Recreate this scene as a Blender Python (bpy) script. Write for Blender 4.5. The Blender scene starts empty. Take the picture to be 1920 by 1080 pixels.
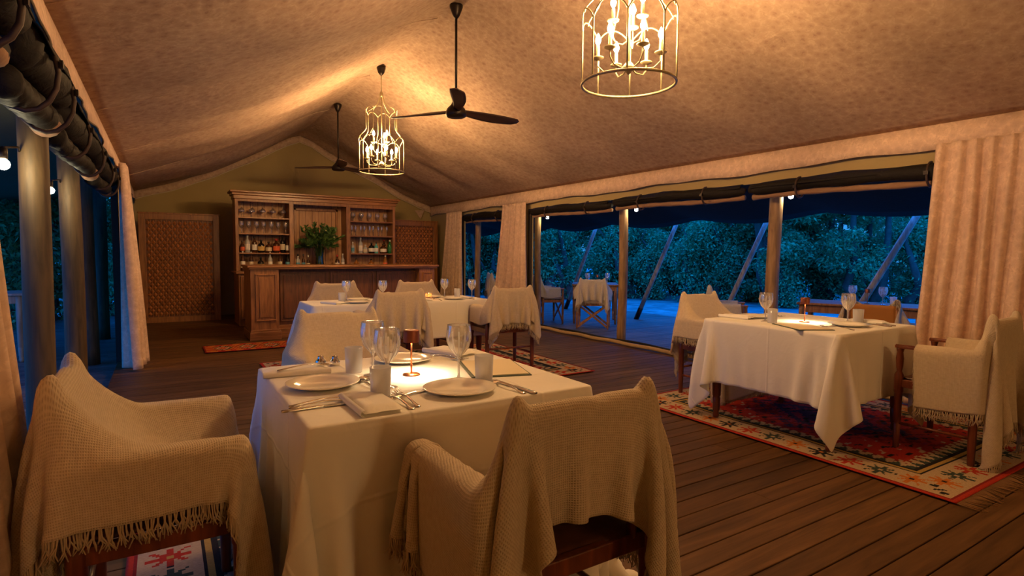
import bpy, bmesh, math, random
import numpy as np
from mathutils import Vector, Matrix

PI = math.pi
SC = bpy.context.scene
COL = SC.collection
random.seed(7)

# ------------------------------------------------------------------ camera
FPX, YAW, PIT, ROLL, CAMH = 1050.8, .55724, .061524, .0077748, 1.22
cy_, sy_ = math.cos(YAW), math.sin(YAW)
_F = Vector((sy_, cy_, 0)); _R = Vector((cy_, -sy_, 0)); _U = Vector((0, 0, 1))
_F2 = _F * math.cos(PIT) - _U * math.sin(PIT)
_U2 = _U * math.cos(PIT) + _F * math.sin(PIT)
_R3 = _R * math.cos(ROLL) + _U2 * math.sin(ROLL)
_U3 = _U2 * math.cos(ROLL) - _R * math.sin(ROLL)
cam = bpy.data.cameras.new('camera')
cam.sensor_width = 36; cam.lens = FPX * 36 / 1920
cam.clip_start = .02; cam.clip_end = 300
camo = bpy.data.objects.new('camera', cam); COL.objects.link(camo)
m = Matrix((( _R3.x, _U3.x, -_F2.x, 0), (_R3.y, _U3.y, -_F2.y, 0), (_R3.z, _U3.z, -_F2.z, CAMH), (0, 0, 0, 1)))
camo.matrix_world = m
SC.camera = camo

# ------------------------------------------------------------------ sky, exposure
SC.view_settings.view_transform = 'Standard'
SC.view_settings.look = 'None'
SC.view_settings.gamma = 1
SC.view_settings.use_curve_mapping = False
SC.view_settings.exposure = 0.12
wd = bpy.data.worlds.new('dusk_sky'); SC.world = wd; wd.use_nodes = True
nt = wd.node_tree; bg = nt.nodes['Background']
tc = nt.nodes.new('ShaderNodeTexCoord'); sx = nt.nodes.new('ShaderNodeSeparateXYZ')
cr = nt.nodes.new('ShaderNodeValToRGB')
_e = cr.color_ramp.elements
while len(_e) < 4: _e.new(.5)
for _i, (_p, _c) in enumerate([(0.0, (.02, .19, .52)), (.14, (.02, .22, .62)), (.38, (.012, .42, 2.2)), (1.0, (.015, .65, 3.5))]):
    _e[_i].position = _p; _e[_i].color = (*_c, 1)
nt.links.new(tc.outputs['Generated'], sx.inputs[0]); nt.links.new(sx.outputs['Z'], cr.inputs[0])
nt.links.new(cr.outputs[0], bg.inputs['Color']); bg.inputs['Strength'].default_value = 1.5
WARM = (1.0, .60, .27)
BULB_E = 1050.0        # emission of a chandelier bulb
POST_LAMP_W = 2.5     # veranda lamps
TABLE_LAMP_W = 1.4

# ------------------------------------------------------------------ mesh helpers
class MB:
    def __init__(s): s.v = []; s.f = []; s.uv = []
    def add(s, vs, fs, uvs=None):
        b = len(s.v); s.v += [tuple(v) for v in vs]
        s.f += [tuple(i + b for i in f) for f in fs]
        if uvs is not None: s.uv += list(uvs)
        return s
    def box(s, c, d, rot=None):
        cx, cy, cz = c; a, b, e = d[0] / 2, d[1] / 2, d[2] / 2
        vs = [Vector((x * a, y * b, z * e)) for x in (-1, 1) for y in (-1, 1) for z in (-1, 1)]
        if rot is not None: vs = [rot @ v for v in vs]
        vs = [(v.x + cx, v.y + cy, v.z + cz) for v in vs]
        return s.add(vs, [(0, 1, 3, 2), (4, 6, 7, 5), (0, 4, 5, 1), (2, 3, 7, 6), (0, 2, 6, 4), (1, 5, 7, 3)])
    def bx(s, x0, x1, y0, y1, z0, z1):
        return s.box(((x0 + x1) / 2, (y0 + y1) / 2, (z0 + z1) / 2), (abs(x1 - x0), abs(y1 - y0), abs(z1 - z0)))
    def beam(s, p, q, w, h, up=(0, 0, 1)):
        p = Vector(p); q = Vector(q); d = (q - p); L = d.length; d.normalize()
        u = Vector(up); a = d.cross(u)
        if a.length < 1e-4: a = d.cross(Vector((1, 0, 0)))
        a.normalize(); b = a.cross(d)
        vs = []
        for t in (p, q):
            for i, j in ((-1, -1), (1, -1), (1, 1), (-1, 1)):
                vs.append(t + a * (i * w / 2) + b * (j * h / 2))
        return s.add(vs, [(0, 3, 2, 1), (4, 5, 6, 7), (0, 1, 5, 4), (1, 2, 6, 5), (2, 3, 7, 6), (3, 0, 4, 7)])
    def tube(s, pts, r, n=8, cap=True, closed=False):
        pts = [Vector(p) for p in pts]; N = len(pts)
        rs = r if isinstance(r, (list, tuple)) else [r] * N
        base = len(s.v); prev = None
        for i, p in enumerate(pts):
            if closed: t = pts[(i + 1) % N] - pts[i - 1]
            else: t = pts[min(i + 1, N - 1)] - pts[max(i - 1, 0)]
            if t.length < 1e-9: t = Vector((0, 0, 1))
            t.normalize()
            if prev is None:
                a = t.cross(Vector((0, 0, 1)))
                if a.length < .05: a = t.cross(Vector((1, 0, 0)))
            else:
                a = prev - t * prev.dot(t)
            a.normalize(); prev = a; b = t.cross(a)
            for k in range(n):
                an = 2 * PI * k / n
                s.v.append(tuple(p + (a * math.cos(an) + b * math.sin(an)) * rs[i]))
        M = N if closed else N - 1
        for i in range(M):
            for k in range(n):
                a0 = base + i * n + k; a1 = base + i * n + (k + 1) % n
                j = (i + 1) % N
                b0 = base + j * n + k; b1 = base + j * n + (k + 1) % n
                s.f.append((a0, a1, b1, b0))
        if cap and not closed:
            s.f.append(tuple(base + k for k in reversed(range(n))))
            s.f.append(tuple(base + (N - 1) * n + k for k in range(n)))
        return s
    def lathe(s, prof, c=(0, 0, 0), n=20, cap=(True, True)):
        base = len(s.v)
        for r, z in prof:
            for k in range(n):
                an = 2 * PI * k / n
                s.v.append((c[0] + r * math.cos(an), c[1] + r * math.sin(an), c[2] + z))
        for i in range(len(prof) - 1):
            for k in range(n):
                a0 = base + i * n + k; a1 = base + i * n + (k + 1) % n
                s.f.append((a0, a1, a1 + n, a0 + n))
        if cap[0]: s.f.append(tuple(base + k for k in reversed(range(n))))
        if cap[1]: s.f.append(tuple(base + (len(prof) - 1) * n + k for k in range(n)))
        return s
    def grid(s, P, closed_u=False):
        n = len(P); mm = len(P[0]); base = len(s.v)
        for row in P:
            for p in row: s.v.append(tuple(p))
        for i in range(n - 1):
            for j in range(mm - 1):
                a = base + i * mm + j
                s.f.append((a, a + 1, a + mm + 1, a + mm))
        return s
    def sphere(s, c, r, n=12, m=8, sc=(1, 1, 1)):
        prof = [(max(1e-4, math.sin(PI * i / m)) * r, -math.cos(PI * i / m) * r) for i in range(m + 1)]
        b = len(s.v)
        s.lathe(prof, (0, 0, 0), n)
        for i in range(b, len(s.v)):
            x, y, z = s.v[i]; s.v[i] = (c[0] + x * sc[0], c[1] + y * sc[1], c[2] + z * sc[2])
        return s

def mesh_of(name, mb, mat=None, smooth=True):
    me = bpy.data.meshes.new(name)
    me.from_pydata(mb.v, [], mb.f); me.validate(); me.update()
    if mat is not None: me.materials.append(mat)
    if smooth: me.polygons.foreach_set('use_smooth', [True] * len(me.polygons))
    return me

def obj(name, mb, mat, parent=None, smooth=False, bevel=0, seg=2, loc=None):
    me = mesh_of(name, mb, mat, smooth)
    o = bpy.data.objects.new(name, me); COL.objects.link(o)
    if parent is not None: o.parent = parent
    if loc is not None: o.location = loc
    if bevel:
        b = o.modifiers.new('bevel', 'BEVEL'); b.width = bevel; b.segments = seg; b.limit_method = 'ANGLE'
        b.harden_normals = False
    return o

def thing(name, label, cat, loc=(0, 0, 0), rz=0, group=None):
    o = bpy.data.objects.new(name, None); COL.objects.link(o)
    o.location = loc; o.rotation_euler = (0, 0, rz)
    o.empty_display_size = .1
    o['label'] = label; o['category'] = cat
    if group: o['group'] = group
    return o
def tag(o, label, cat, group=None, kind=None):
    o['label'] = label; o['category'] = cat
    if group: o['group'] = group
    if kind: o['kind'] = kind
    return o
def struct(o, label=None):
    o['kind'] = 'structure'
    if label: o['label'] = label; o['category'] = label.split('|')[0] if '|' in label else o.name.split('.')[0].split('_')[0]
    return o
def dup(root, loc, rz, label=None, group=None, sc=None):
    r = root.copy(); COL.objects.link(r)
    r.location = loc; r.rotation_euler = (0, 0, rz)
    if sc: r.scale = sc
    if label: r['label'] = label
    if group: r['group'] = group
    for ch in list(root.children):
        c = ch.copy(); COL.objects.link(c); c.parent = r
        for g in list(ch.children):
            d = g.copy(); COL.objects.link(d); d.parent = c
    return r

# ------------------------------------------------------------------ materials
def newmat(name):
    m = bpy.data.materials.new(name); m.use_nodes = True
    nt = m.node_tree; b = nt.nodes['Principled BSDF']
    return m, nt, b
def N(nt, t, **kw):
    n = nt.nodes.new(t)
    for k, v in kw.items():
        if k in n.inputs: n.inputs[k].default_value = v
        else: setattr(n, k, v)
    return n
def L(nt, a, b): nt.links.new(a, b)
def ramp(nt, fac, stops):
    r = nt.nodes.new('ShaderNodeValToRGB'); e = r.color_ramp.elements
    while len(e) < len(stops): e.new(.5)
    for i, (p, c) in enumerate(stops):
        e[i].position = p; e[i].color = (*c, 1) if len(c) == 3 else c
    L(nt, fac, r.inputs[0]); return r.outputs[0]
def bump(nt, b, h, strength=.3, dist=.01):
    n = nt.nodes.new('ShaderNodeBump'); n.inputs['Strength'].default_value = strength; n.inputs['Distance'].default_value = dist
    L(nt, h, n.inputs['Height']); L(nt, n.outputs[0], b.inputs['Normal']); return n
def simple(name, col, rough=.6, metal=0, spec=.5, noise=0, nscale=8, bmp=0):
    m, nt, b = newmat(name)
    b.inputs['Roughness'].default_value = rough; b.inputs['Metallic'].default_value = metal
    b.inputs['Specular IOR Level'].default_value = spec
    t = N(nt, 'ShaderNodeTexCoord'); no = N(nt, 'ShaderNodeTexNoise', Scale=nscale, Detail=4.0)
    L(nt, t.outputs['Object'], no.inputs['Vector'])
    k = noise
    c = ramp(nt, no.outputs[0], [(.3, tuple(x * (1 - k) for x in col)), (.7, tuple(min(1, x * (1 + k)) for x in col))])
    L(nt, c, b.inputs['Base Color'])
    if bmp: bump(nt, b, no.outputs[0], bmp, .005)
    return m
def woodmat(name, c1, c2, rough=.4, axis=2, scale=6.0, stretch=.12, spec=.5):
    m, nt, b = newmat(name)
    t = N(nt, 'ShaderNodeTexCoord'); mp = N(nt, 'ShaderNodeMapping')
    s = [scale * 4] * 3; s[axis] = scale * stretch * 4
    mp.inputs['Scale'].default_value = s
    no = N(nt, 'ShaderNodeTexNoise', Scale=1.6, Detail=6.0, Distortion=.8)
    L(nt, t.outputs['Object'], mp.inputs[0]); L(nt, mp.outputs[0], no.inputs['Vector'])
    c = ramp(nt, no.outputs[0], [(.3, c1), (.68, c2)])
    L(nt, c, b.inputs['Base Color']); b.inputs['Roughness'].default_value = rough
    b.inputs['Specular IOR Level'].default_value = spec
    bump(nt, b, no.outputs[0], .15, .002)
    return m
def clothmat(name, col, rough=.9, sheen=.2, period=None, bstr=.2, trans=0.0, wr=0.0):
    m, nt, b = newmat(name)
    t = N(nt, 'ShaderNodeTexCoord')
    no = N(nt, 'ShaderNodeTexNoise', Scale=3.0, Detail=5.0); L(nt, t.outputs['Object'], no.inputs['Vector'])
    c = ramp(nt, no.outputs[0], [(.3, tuple(x * .93 for x in col)), (.7, col)])
    L(nt, c, b.inputs['Base Color']); b.inputs['Roughness'].default_value = rough
    b.inputs['Sheen Weight'].default_value = sheen; b.inputs['Specular IOR Level'].default_value = .2
    n2 = N(nt, 'ShaderNodeTexNoise', Scale=14.0, Detail=3.0, Distortion=1.5); L(nt, t.outputs['Object'], n2.inputs['Vector'])
    bump(nt, b, n2.outputs[0], bstr, .01)
    if trans:
        tr = N(nt, 'ShaderNodeBsdfTranslucent'); tr.inputs[0].default_value = (*col, 1)
        mx = N(nt, 'ShaderNodeMixShader'); mx.inputs[0].default_value = trans
        out = nt.nodes['Material Output']
        L(nt, b.outputs[0], mx.inputs[1]); L(nt, tr.outputs[0], mx.inputs[2]); L(nt, mx.outputs[0], out.inputs['Surface'])
    return m

def tentmat(name='floral_tent_lining', kk=1.0):
    # pale printed cotton with small faded floral clusters
    m, nt, b = newmat(name)
    t = N(nt, 'ShaderNodeTexCoord')
    vo = N(nt, 'ShaderNodeTexVoronoi', Scale=15.0); vo.inputs['Randomness'].default_value = .85
    n1 = N(nt, 'ShaderNodeTexNoise', Scale=27.0, Detail=5.0, Roughness=.62, Distortion=1.2)
    n2 = N(nt, 'ShaderNodeTexNoise', Scale=1.1, Detail=3.0)
    for x in (vo, n1, n2): L(nt, t.outputs['Object'], x.inputs['Vector'])
    petals = ramp(nt, vo.outputs['Distance'], [(.15, (1, 1, 1)), (.62, (0, 0, 0))])
    mul = N(nt, 'ShaderNodeMath', operation='MULTIPLY'); L(nt, petals, mul.inputs[0])
    sp = ramp(nt, n1.outputs[0], [(.42, (0, 0, 0)), (.56, (.85, .85, .85))]); L(nt, sp, mul.inputs[1])
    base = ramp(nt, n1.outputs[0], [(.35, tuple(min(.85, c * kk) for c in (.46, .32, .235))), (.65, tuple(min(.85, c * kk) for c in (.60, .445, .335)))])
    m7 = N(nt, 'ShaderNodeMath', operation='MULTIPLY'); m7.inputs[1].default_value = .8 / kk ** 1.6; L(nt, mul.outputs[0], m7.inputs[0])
    mx = N(nt, 'ShaderNodeMix', data_type='RGBA'); L(nt, m7.outputs[0], mx.inputs[0])
    L(nt, base, mx.inputs[6]); mx.inputs[7].default_value = (.28, .15, .12, 1)
    mx2 = N(nt, 'ShaderNodeMix', data_type='RGBA', blend_type='MULTIPLY'); mx2.inputs[0].default_value = 1
    L(nt, mx.outputs[2], mx2.inputs[6])
    L(nt, ramp(nt, n2.outputs[0], [(.3, (.86, .86, .84)), (.7, (1, 1, 1))]), mx2.inputs[7])
    L(nt, mx2.outputs[2], b.inputs['Base Color']); b.inputs['Roughness'].default_value = .95
    b.inputs['Specular IOR Level'].default_value = .1
    n3 = N(nt, 'ShaderNodeTexNoise', Scale=2.2, Detail=4.0, Distortion=.8); L(nt, t.outputs['Object'], n3.inputs['Vector'])
    bump(nt, b, n3.outputs[0], .35, .05)
    return m

def knitmat():
    # loosely hand woven cream cotton with open-work bands
    m, nt, b = newmat('handwoven_cream_cotton')
    uv = N(nt, 'ShaderNodeUVMap'); s = N(nt, 'ShaderNodeSeparateXYZ'); L(nt, uv.outputs[0], s.inputs[0])
    nz = N(nt, 'ShaderNodeTexNoise', Scale=26.0, Detail=3.0); L(nt, uv.outputs[0], nz.inputs['Vector'])
    def wave(o, per, ph=0):
        a = N(nt, 'ShaderNodeMath', operation='MULTIPLY_ADD'); L(nt, o, a.inputs[0]); a.inputs[1].default_value = 2 * PI / per
        k_ = N(nt, 'ShaderNodeMath', operation='MULTIPLY'); k_.inputs[1].default_value = 4.5; L(nt, nz.outputs[0], k_.inputs[0]); L(nt, k_.outputs[0], a.inputs[2])
        c = N(nt, 'ShaderNodeMath', operation='SINE'); L(nt, a.outputs[0], c.inputs[0])
        d = N(nt, 'ShaderNodeMath', operation='MULTIPLY_ADD'); L(nt, c.outputs[0], d.inputs[0]); d.inputs[1].default_value = .5; d.inputs[2].default_value = .5
        return d.outputs[0]
    wu, wv = wave(s.outputs[0], .0066), wave(s.outputs[1], .0054)
    mu = N(nt, 'ShaderNodeMath', operation='MULTIPLY'); L(nt, wu, mu.inputs[0]); L(nt, wv, mu.inputs[1])
    inv = N(nt, 'ShaderNodeMath', operation='SUBTRACT'); inv.inputs[0].default_value = 1; L(nt, mu.outputs[0], inv.inputs[1])
    nb = N(nt, 'ShaderNodeTexNoise', Scale=3.1, Detail=1.0); mp = N(nt, 'ShaderNodeMapping'); mp.inputs['Scale'].default_value = (1.0, .35, 1)
    L(nt, uv.outputs[0], mp.inputs[0]); L(nt, mp.outputs[0], nb.inputs['Vector'])
    band = ramp(nt, nb.outputs[0], [(.50, (0, 0, 0)), (.60, (1, 1, 1))])
    hole = N(nt, 'ShaderNodeMath', operation='MULTIPLY'); L(nt, mu.outputs[0], hole.inputs[0]); L(nt, band, hole.inputs[1])
    alpha = ramp(nt, hole.outputs[0], [(.62, (1, 1, 1)), (.74, (.0, .0, .0))])
    n2 = N(nt, 'ShaderNodeTexNoise', Scale=55.0, Detail=6.0, Roughness=.75); L(nt, uv.outputs[0], n2.inputs['Vector'])
    col = ramp(nt, n2.outputs[0], [(.3, (.64, .52, .36)), (.7, (.78, .67, .50))])
    dk = N(nt, 'ShaderNodeMix', data_type='RGBA', blend_type='MULTIPLY'); L(nt, mu.outputs[0], dk.inputs[0])
    L(nt, col, dk.inputs[6]); dk.inputs[7].default_value = (.74, .68, .60, 1)
    L(nt, dk.outputs[2], b.inputs['Base Color']); b.inputs['Roughness'].default_value = .95
    b.inputs['Specular IOR Level'].default_value = .1; b.inputs['Sheen Weight'].default_value = .25
    bump(nt, b, inv.outputs[0], .55, .003)
    tr = N(nt, 'ShaderNodeBsdfTranslucent'); L(nt, col, tr.inputs[0])
    mx = N(nt, 'ShaderNodeMixShader'); mx.inputs[0].default_value = .22
    L(nt, b.outputs[0], mx.inputs[1]); L(nt, tr.outputs[0], mx.inputs[2])
    tp = N(nt, 'ShaderNodeBsdfTransparent'); mx2 = N(nt, 'ShaderNodeMixShader')
    L(nt, alpha, mx2.inputs[0]); L(nt, tp.outputs[0], mx2.inputs[1]); L(nt, mx.outputs[0], mx2.inputs[2])
    L(nt, mx2.outputs[0], nt.nodes['Material Output'].inputs['Surface'])
    return m

def plankmat(name, c1, c2, rough):
    m, nt, b = newmat(name)
    t = N(nt, 'ShaderNodeTexCoord'); g = N(nt, 'ShaderNodeNewGeometry')
    mp = N(nt, 'ShaderNodeMapping'); mp.inputs['Scale'].default_value = (1.3, 16, 16)
    off = N(nt, 'ShaderNodeVectorMath', operation='ADD'); cmb = N(nt, 'ShaderNodeCombineXYZ')
    mm = N(nt, 'ShaderNodeMath', operation='MULTIPLY'); L(nt, g.outputs['Random Per Island'], mm.inputs[0]); mm.inputs[1].default_value = 37
    L(nt, mm.outputs[0], cmb.inputs[0]); L(nt, t.outputs['Object'], off.inputs[0]); L(nt, cmb.outputs[0], off.inputs[1])
    L(nt, off.outputs[0], mp.inputs[0])
    no = N(nt, 'ShaderNodeTexNoise', Scale=1.2, Detail=8.0, Roughness=.6, Distortion=.6); L(nt, mp.outputs[0], no.inputs['Vector'])
    c = ramp(nt, no.outputs[0], [(.28, c1), (.7, c2)])
    n2 = N(nt, 'ShaderNodeTexNoise', Scale=.9, Detail=4.0); L(nt, t.outputs['Object'], n2.inputs['Vector'])
    hs = N(nt, 'ShaderNodeHueSaturation'); L(nt, c, hs.inputs['Color'])
    ad = N(nt, 'ShaderNodeMath', operation='MULTIPLY_ADD'); L(nt, g.outputs['Random Per Island'], ad.inputs[0]); ad.inputs[1].default_value = .5; ad.inputs[2].default_value = .5
    ad2 = N(nt, 'ShaderNodeMath', operation='ADD'); L(nt, ad.outputs[0], ad2.inputs[0]); 
    q = N(nt, 'ShaderNodeMath', operation='MULTIPLY'); L(nt, n2.outputs[0], q.inputs[0]); q.inputs[1].default_value = .5; L(nt, q.outputs[0], ad2.inputs[1])
    L(nt, ad2.outputs[0], hs.inputs['Value'])
    # dark wear spots and knots
    vk = N(nt, 'ShaderNodeTexVoronoi', Scale=1.7); mpk = N(nt, 'ShaderNodeMapping'); mpk.inputs['Scale'].default_value = (1, 2.4, 1)
    L(nt, t.outputs['Object'], mpk.inputs[0]); L(nt, mpk.outputs[0], vk.inputs['Vector'])
    kn = ramp(nt, vk.outputs['Distance'], [(.03, (.25, .2, .15)), (.075, (1, 1, 1))])
    mk = N(nt, 'ShaderNodeMix', data_type='RGBA', blend_type='MULTIPLY'); mk.inputs[0].default_value = 1
    L(nt, hs.outputs[0], mk.inputs[6]); L(nt, kn, mk.inputs[7])
    L(nt, mk.outputs[2], b.inputs['Base Color'])
    b.inputs['Roughness'].default_value = rough; b.inputs['Specular IOR Level'].default_value = .25
    bump(nt, b, no.outputs[0], .25, .004)
    return m

def glassmat(name, tint=(1, 1, 1), rough=0.0, frost=False, fac=.12):
    # thin-walled glass: mostly see-through, mirror at grazing angles
    m, nt, b = newmat(name)
    tp = N(nt, 'ShaderNodeBsdfTransparent'); tp.inputs[0].default_value = (*tint, 1)
    gl = N(nt, 'ShaderNodeBsdfGlossy'); gl.inputs['Roughness'].default_value = rough
    fr = N(nt, 'ShaderNodeFresnel', IOR=1.5)
    a = N(nt, 'ShaderNodeMath', operation='MULTIPLY_ADD'); L(nt, fr.outputs[0], a.inputs[0]); a.inputs[1].default_value = 1.0; a.inputs[2].default_value = fac * .5
    cl = N(nt, 'ShaderNodeClamp'); L(nt, a.outputs[0], cl.inputs[0])
    mx = N(nt, 'ShaderNodeMixShader'); L(nt, cl.outputs[0], mx.inputs[0]); L(nt, tp.outputs[0], mx.inputs[1]); L(nt, gl.outputs[0], mx.inputs[2])
    out = mx.outputs[0]
    if frost:
        df = N(nt, 'ShaderNodeBsdfTranslucent'); df.inputs[0].default_value = (.95, .95, .97, 1)
        d2 = N(nt, 'ShaderNodeBsdfDiffuse'); d2.inputs[0].default_value = (.85, .85, .87, 1)
        m0 = N(nt, 'ShaderNodeMixShader'); L(nt, df.outputs[0], m0.inputs[1]); L(nt, d2.outputs[0], m0.inputs[2])
        m3 = N(nt, 'ShaderNodeMixShader'); m3.inputs[0].default_value = .30 if frost is True else frost
        L(nt, out, m3.inputs[1]); L(nt, m0.outputs[0], m3.inputs[2]); out = m3.outputs[0]
    L(nt, out, nt.nodes['Material Output'].inputs['Surface'])
    return m
def emit(name, col, strength):
    m, nt, b = newmat(name)
    e = N(nt, 'ShaderNodeEmission'); e.inputs[0].default_value = (*col, 1); e.inputs[1].default_value = strength
    L(nt, e.outputs[0], nt.nodes['Material Output'].inputs['Surface']); return m
def attrmat(name, rough=.95):
    m, nt, b = newmat(name)
    a = N(nt, 'ShaderNodeVertexColor', layer_name='weave')
    t = N(nt, 'ShaderNodeTexCoord'); mp = N(nt, 'ShaderNodeMapping'); mp.inputs['Scale'].default_value = (60, 260, 1)
    no = N(nt, 'ShaderNodeTexNoise', Scale=1.0, Detail=3.0); L(nt, t.outputs['Object'], mp.inputs[0]); L(nt, mp.outputs[0], no.inputs['Vector'])
    mk = N(nt, 'ShaderNodeMix', data_type='RGBA', blend_type='MULTIPLY'); mk.inputs[0].default_value = 1
    L(nt, a.outputs[0], mk.inputs[6]); L(nt, ramp(nt, no.outputs[0], [(.3, (.7, .7, .7)), (.65, (1, 1, 1))]), mk.inputs[7])
    L(nt, mk.outputs[2], b.inputs['Base Color']); b.inputs['Roughness'].default_value = rough
    b.inputs['Specular IOR Level'].default_value = .1
    bump(nt, b, no.outputs[0], .5, .003); return m

M_TENT = tentmat(); M_CURT = tentmat('floral_curtain_cloth', 1.38)  # curtain cloth is the same lining, paler to paint in stronger light
M_KNIT = knitmat()
M_FLOOR = plankmat('worn_brown_planks', (.040, .018, .006), (.140, .068, .025), .5)
M_DECK = plankmat('weathered_deck_planks', (.065, .058, .052), (.14, .125, .105), .5)
M_CANVAS = clothmat('khaki_canvas', (.38, .29, .13), .9, .05, bstr=.25)
M_LINEN = clothmat('white_table_linen', (.80, .77, .70), .8, .15, bstr=.18)
def add_creases(m):
    nt = m.node_tree; b = nt.nodes['Principled BSDF']; uv = N(nt, 'ShaderNodeUVMap'); s = N(nt, 'ShaderNodeSeparateXYZ'); L(nt, uv.outputs[0], s.inputs[0])
    old = b.inputs['Normal'].links[0].from_node; prev = None
    for k, per in ((0, .46), (1, .44)):
        a = N(nt, 'ShaderNodeMath', operation='PINGPONG'); L(nt, s.outputs[k], a.inputs[0]); a.inputs[1].default_value = per / 2
        c = N(nt, 'ShaderNodeMapRange', interpolation_type='SMOOTHSTEP'); L(nt, a.outputs[0], c.inputs[0]); c.inputs[1].default_value = 0; c.inputs[2].default_value = .010; c.inputs[3].default_value = 1; c.inputs[4].default_value = 0
        if prev is None: prev = c.outputs[0]
        else:
            mx = N(nt, 'ShaderNodeMath', operation='MAXIMUM'); L(nt, prev, mx.inputs[0]); L(nt, c.outputs[0], mx.inputs[1]); prev = mx.outputs[0]
    bb = N(nt, 'ShaderNodeBump'); bb.inputs['Strength'].default_value = .5; bb.inputs['Distance'].default_value = .004
    L(nt, prev, bb.inputs['Height']); L(nt, old.outputs[0], bb.inputs['Normal']); L(nt, bb.outputs[0], b.inputs['Normal'])
add_creases(M_LINEN)
M_NAPKIN = clothmat('white_napkin_linen', (.82, .79, .71), .85, .15, bstr=.25)
M_TRIM = clothmat('pale_piping_cloth', (.62, .52, .40), .9, .1)
M_BLACKCAN = clothmat('black_rolled_canvas', (.014, .011, .009), .7, .0, bstr=.6)
M_TANCAN = clothmat('tan_rolled_canvas', (.30, .17, .10), .8, .1, bstr=.4)
M_FLY = clothmat('dark_shade_net', (.009, .007, .005), .9, .0, bstr=.3)
M_FLYIN = clothmat('olive_fly_sheet', (.16, .15, .08), .9, .0, bstr=.3)
M_STRAP = simple('leather_strap', (.05, .025, .015), .6)
M_CHAIR = woodmat('mahogany_chair_wood', (.085, .018, .008), (.20, .05, .018), .33)
M_CHAIR2 = woodmat('orange_teak', (.20, .075, .02), (.36, .15, .045), .4)
M_BAR = woodmat('red_brown_bar_wood', (.15, .055, .014), (.33, .135, .038), .42, 2, 5)
M_BARH = woodmat('red_brown_bar_wood_level', (.16, .062, .017), (.35, .145, .045), .35, 0, 5)
M_BARD = woodmat('dark_bar_panel', (.075, .024, .008), (.17, .058, .017), .5, 2, 5)
M_SHELFB = woodmat('pale_tongue_boards', (.32, .16, .062), (.48, .26, .12), .55, 2, 4)
M_LATT = woodmat('carved_lattice_wood', (.26, .085, .024), (.55, .22, .070), .45, 2, 6)
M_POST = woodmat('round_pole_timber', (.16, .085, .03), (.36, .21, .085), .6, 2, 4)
M_POSTD = woodmat('dim_round_pole_timber', (.045, .026, .010), (.115, .068, .027), .65, 2, 4)  # same pole timber darkened, dimmer light on the left poles painted in
M_POSTG = woodmat('grey_pole_timber', (.22, .18, .14), (.42, .36, .29), .7, 2, 4)
M_BLACK = simple('black_painted_metal', (.02, .013, .01), .4, .6)
M_BRASS = simple('aged_gilt_iron', (.42, .35, .20), .42, .55, noise=.25)
M_STEEL = simple('polished_cutlery_steel', (.72, .70, .66), .16, 1)
M_COPPER = simple('copper_lamp_metal', (.62, .24, .10), .28, 1)
M_COPPERD = simple('dark_copper_shade', (.22, .065, .035), .4, .7)
M_PLATE = simple('cream_glazed_china', (.82, .77, .66), .12, 0, .6)
M_LEATHER = simple('dark_brown_leather', (.10, .035, .02), .45, 0, .5, .3, 20, .3)
M_CANBACK = clothmat('tan_canvas_back', (.46, .19, .04), .8, .1)
M_CUSH = clothmat('cream_cushion', (.62, .55, .45), .9, .1)
M_MENU = simple('dark_green_menu_board', (.03, .055, .035), .5)
M_PAPER = simple('cream_menu_paper', (.72, .62, .42), .8)
M_GLASS = glassmat('clear_glass')
M_CUT = glassmat('cut_crystal', fac=.75, rough=.05, frost=.12)
M_FROST = glassmat('diamond_cut_tumbler_glass', rough=.12, frost=.50)
M_BULB = emit('glowing_bulb', (1.0, .595, .25), BULB_E)
M_LAMPGLOW = emit('lamp_diffuser', (1.0, .72, .40), 60)
M_POSTGLOW = emit('veranda_bulb', (1.0, .85, .50), 160)
M_FLAME = emit('candle_flame', (1.0, .55, .16), 180)
M_RUG = attrmat('woven_kilim_wool')
M_GRASS = simple('short_grass', (.10, .22, .20), .9, noise=.45, nscale=2.5)
M_BARK = simple('tree_bark', (.09, .07, .05), .9, noise=.3)
M_PIPE = clothmat('shadow_brown_piping', (.07, .035, .02), .8)  # piping darkened so its colour holds the shadow line under the valance
M_ROPE = clothmat('tan_rope_hem', (.40, .27, .13), .9, .1)
def leafmat(name, c1, c2):
    m, nt, b = newmat(name)
    g = N(nt, 'ShaderNodeNewGeometry')
    L(nt, ramp(nt, g.outputs['Random Per Island'], [(.1, c1), (.9, c2)]), b.inputs['Base Color'])
    b.inputs['Roughness'].default_value = .5
    tr = N(nt, 'ShaderNodeBsdfTranslucent'); tr.inputs[0].default_value = (*c2, 1)
    mx = N(nt, 'ShaderNodeMixShader'); mx.inputs[0].default_value = .3
    L(nt, b.outputs[0], mx.inputs[1]); L(nt, tr.outputs[0], mx.inputs[2]); L(nt, mx.outputs[0], nt.nodes['Material Output'].inputs['Surface'])
    return m
M_LEAF = leafmat('dark_green_leaves', (.02, .12, .05), (.09, .46, .18))
M_LEAF2 = leafmat('broad_green_leaves', (.02, .075, .012), (.12, .22, .045))
# ------------------------------------------------------------------ room shell
XL, XR, YB, YF = -.40, 5.27, 12.05, -5.4
RX, RZ, EZ = 2.4, 3.62, 2.27

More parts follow.
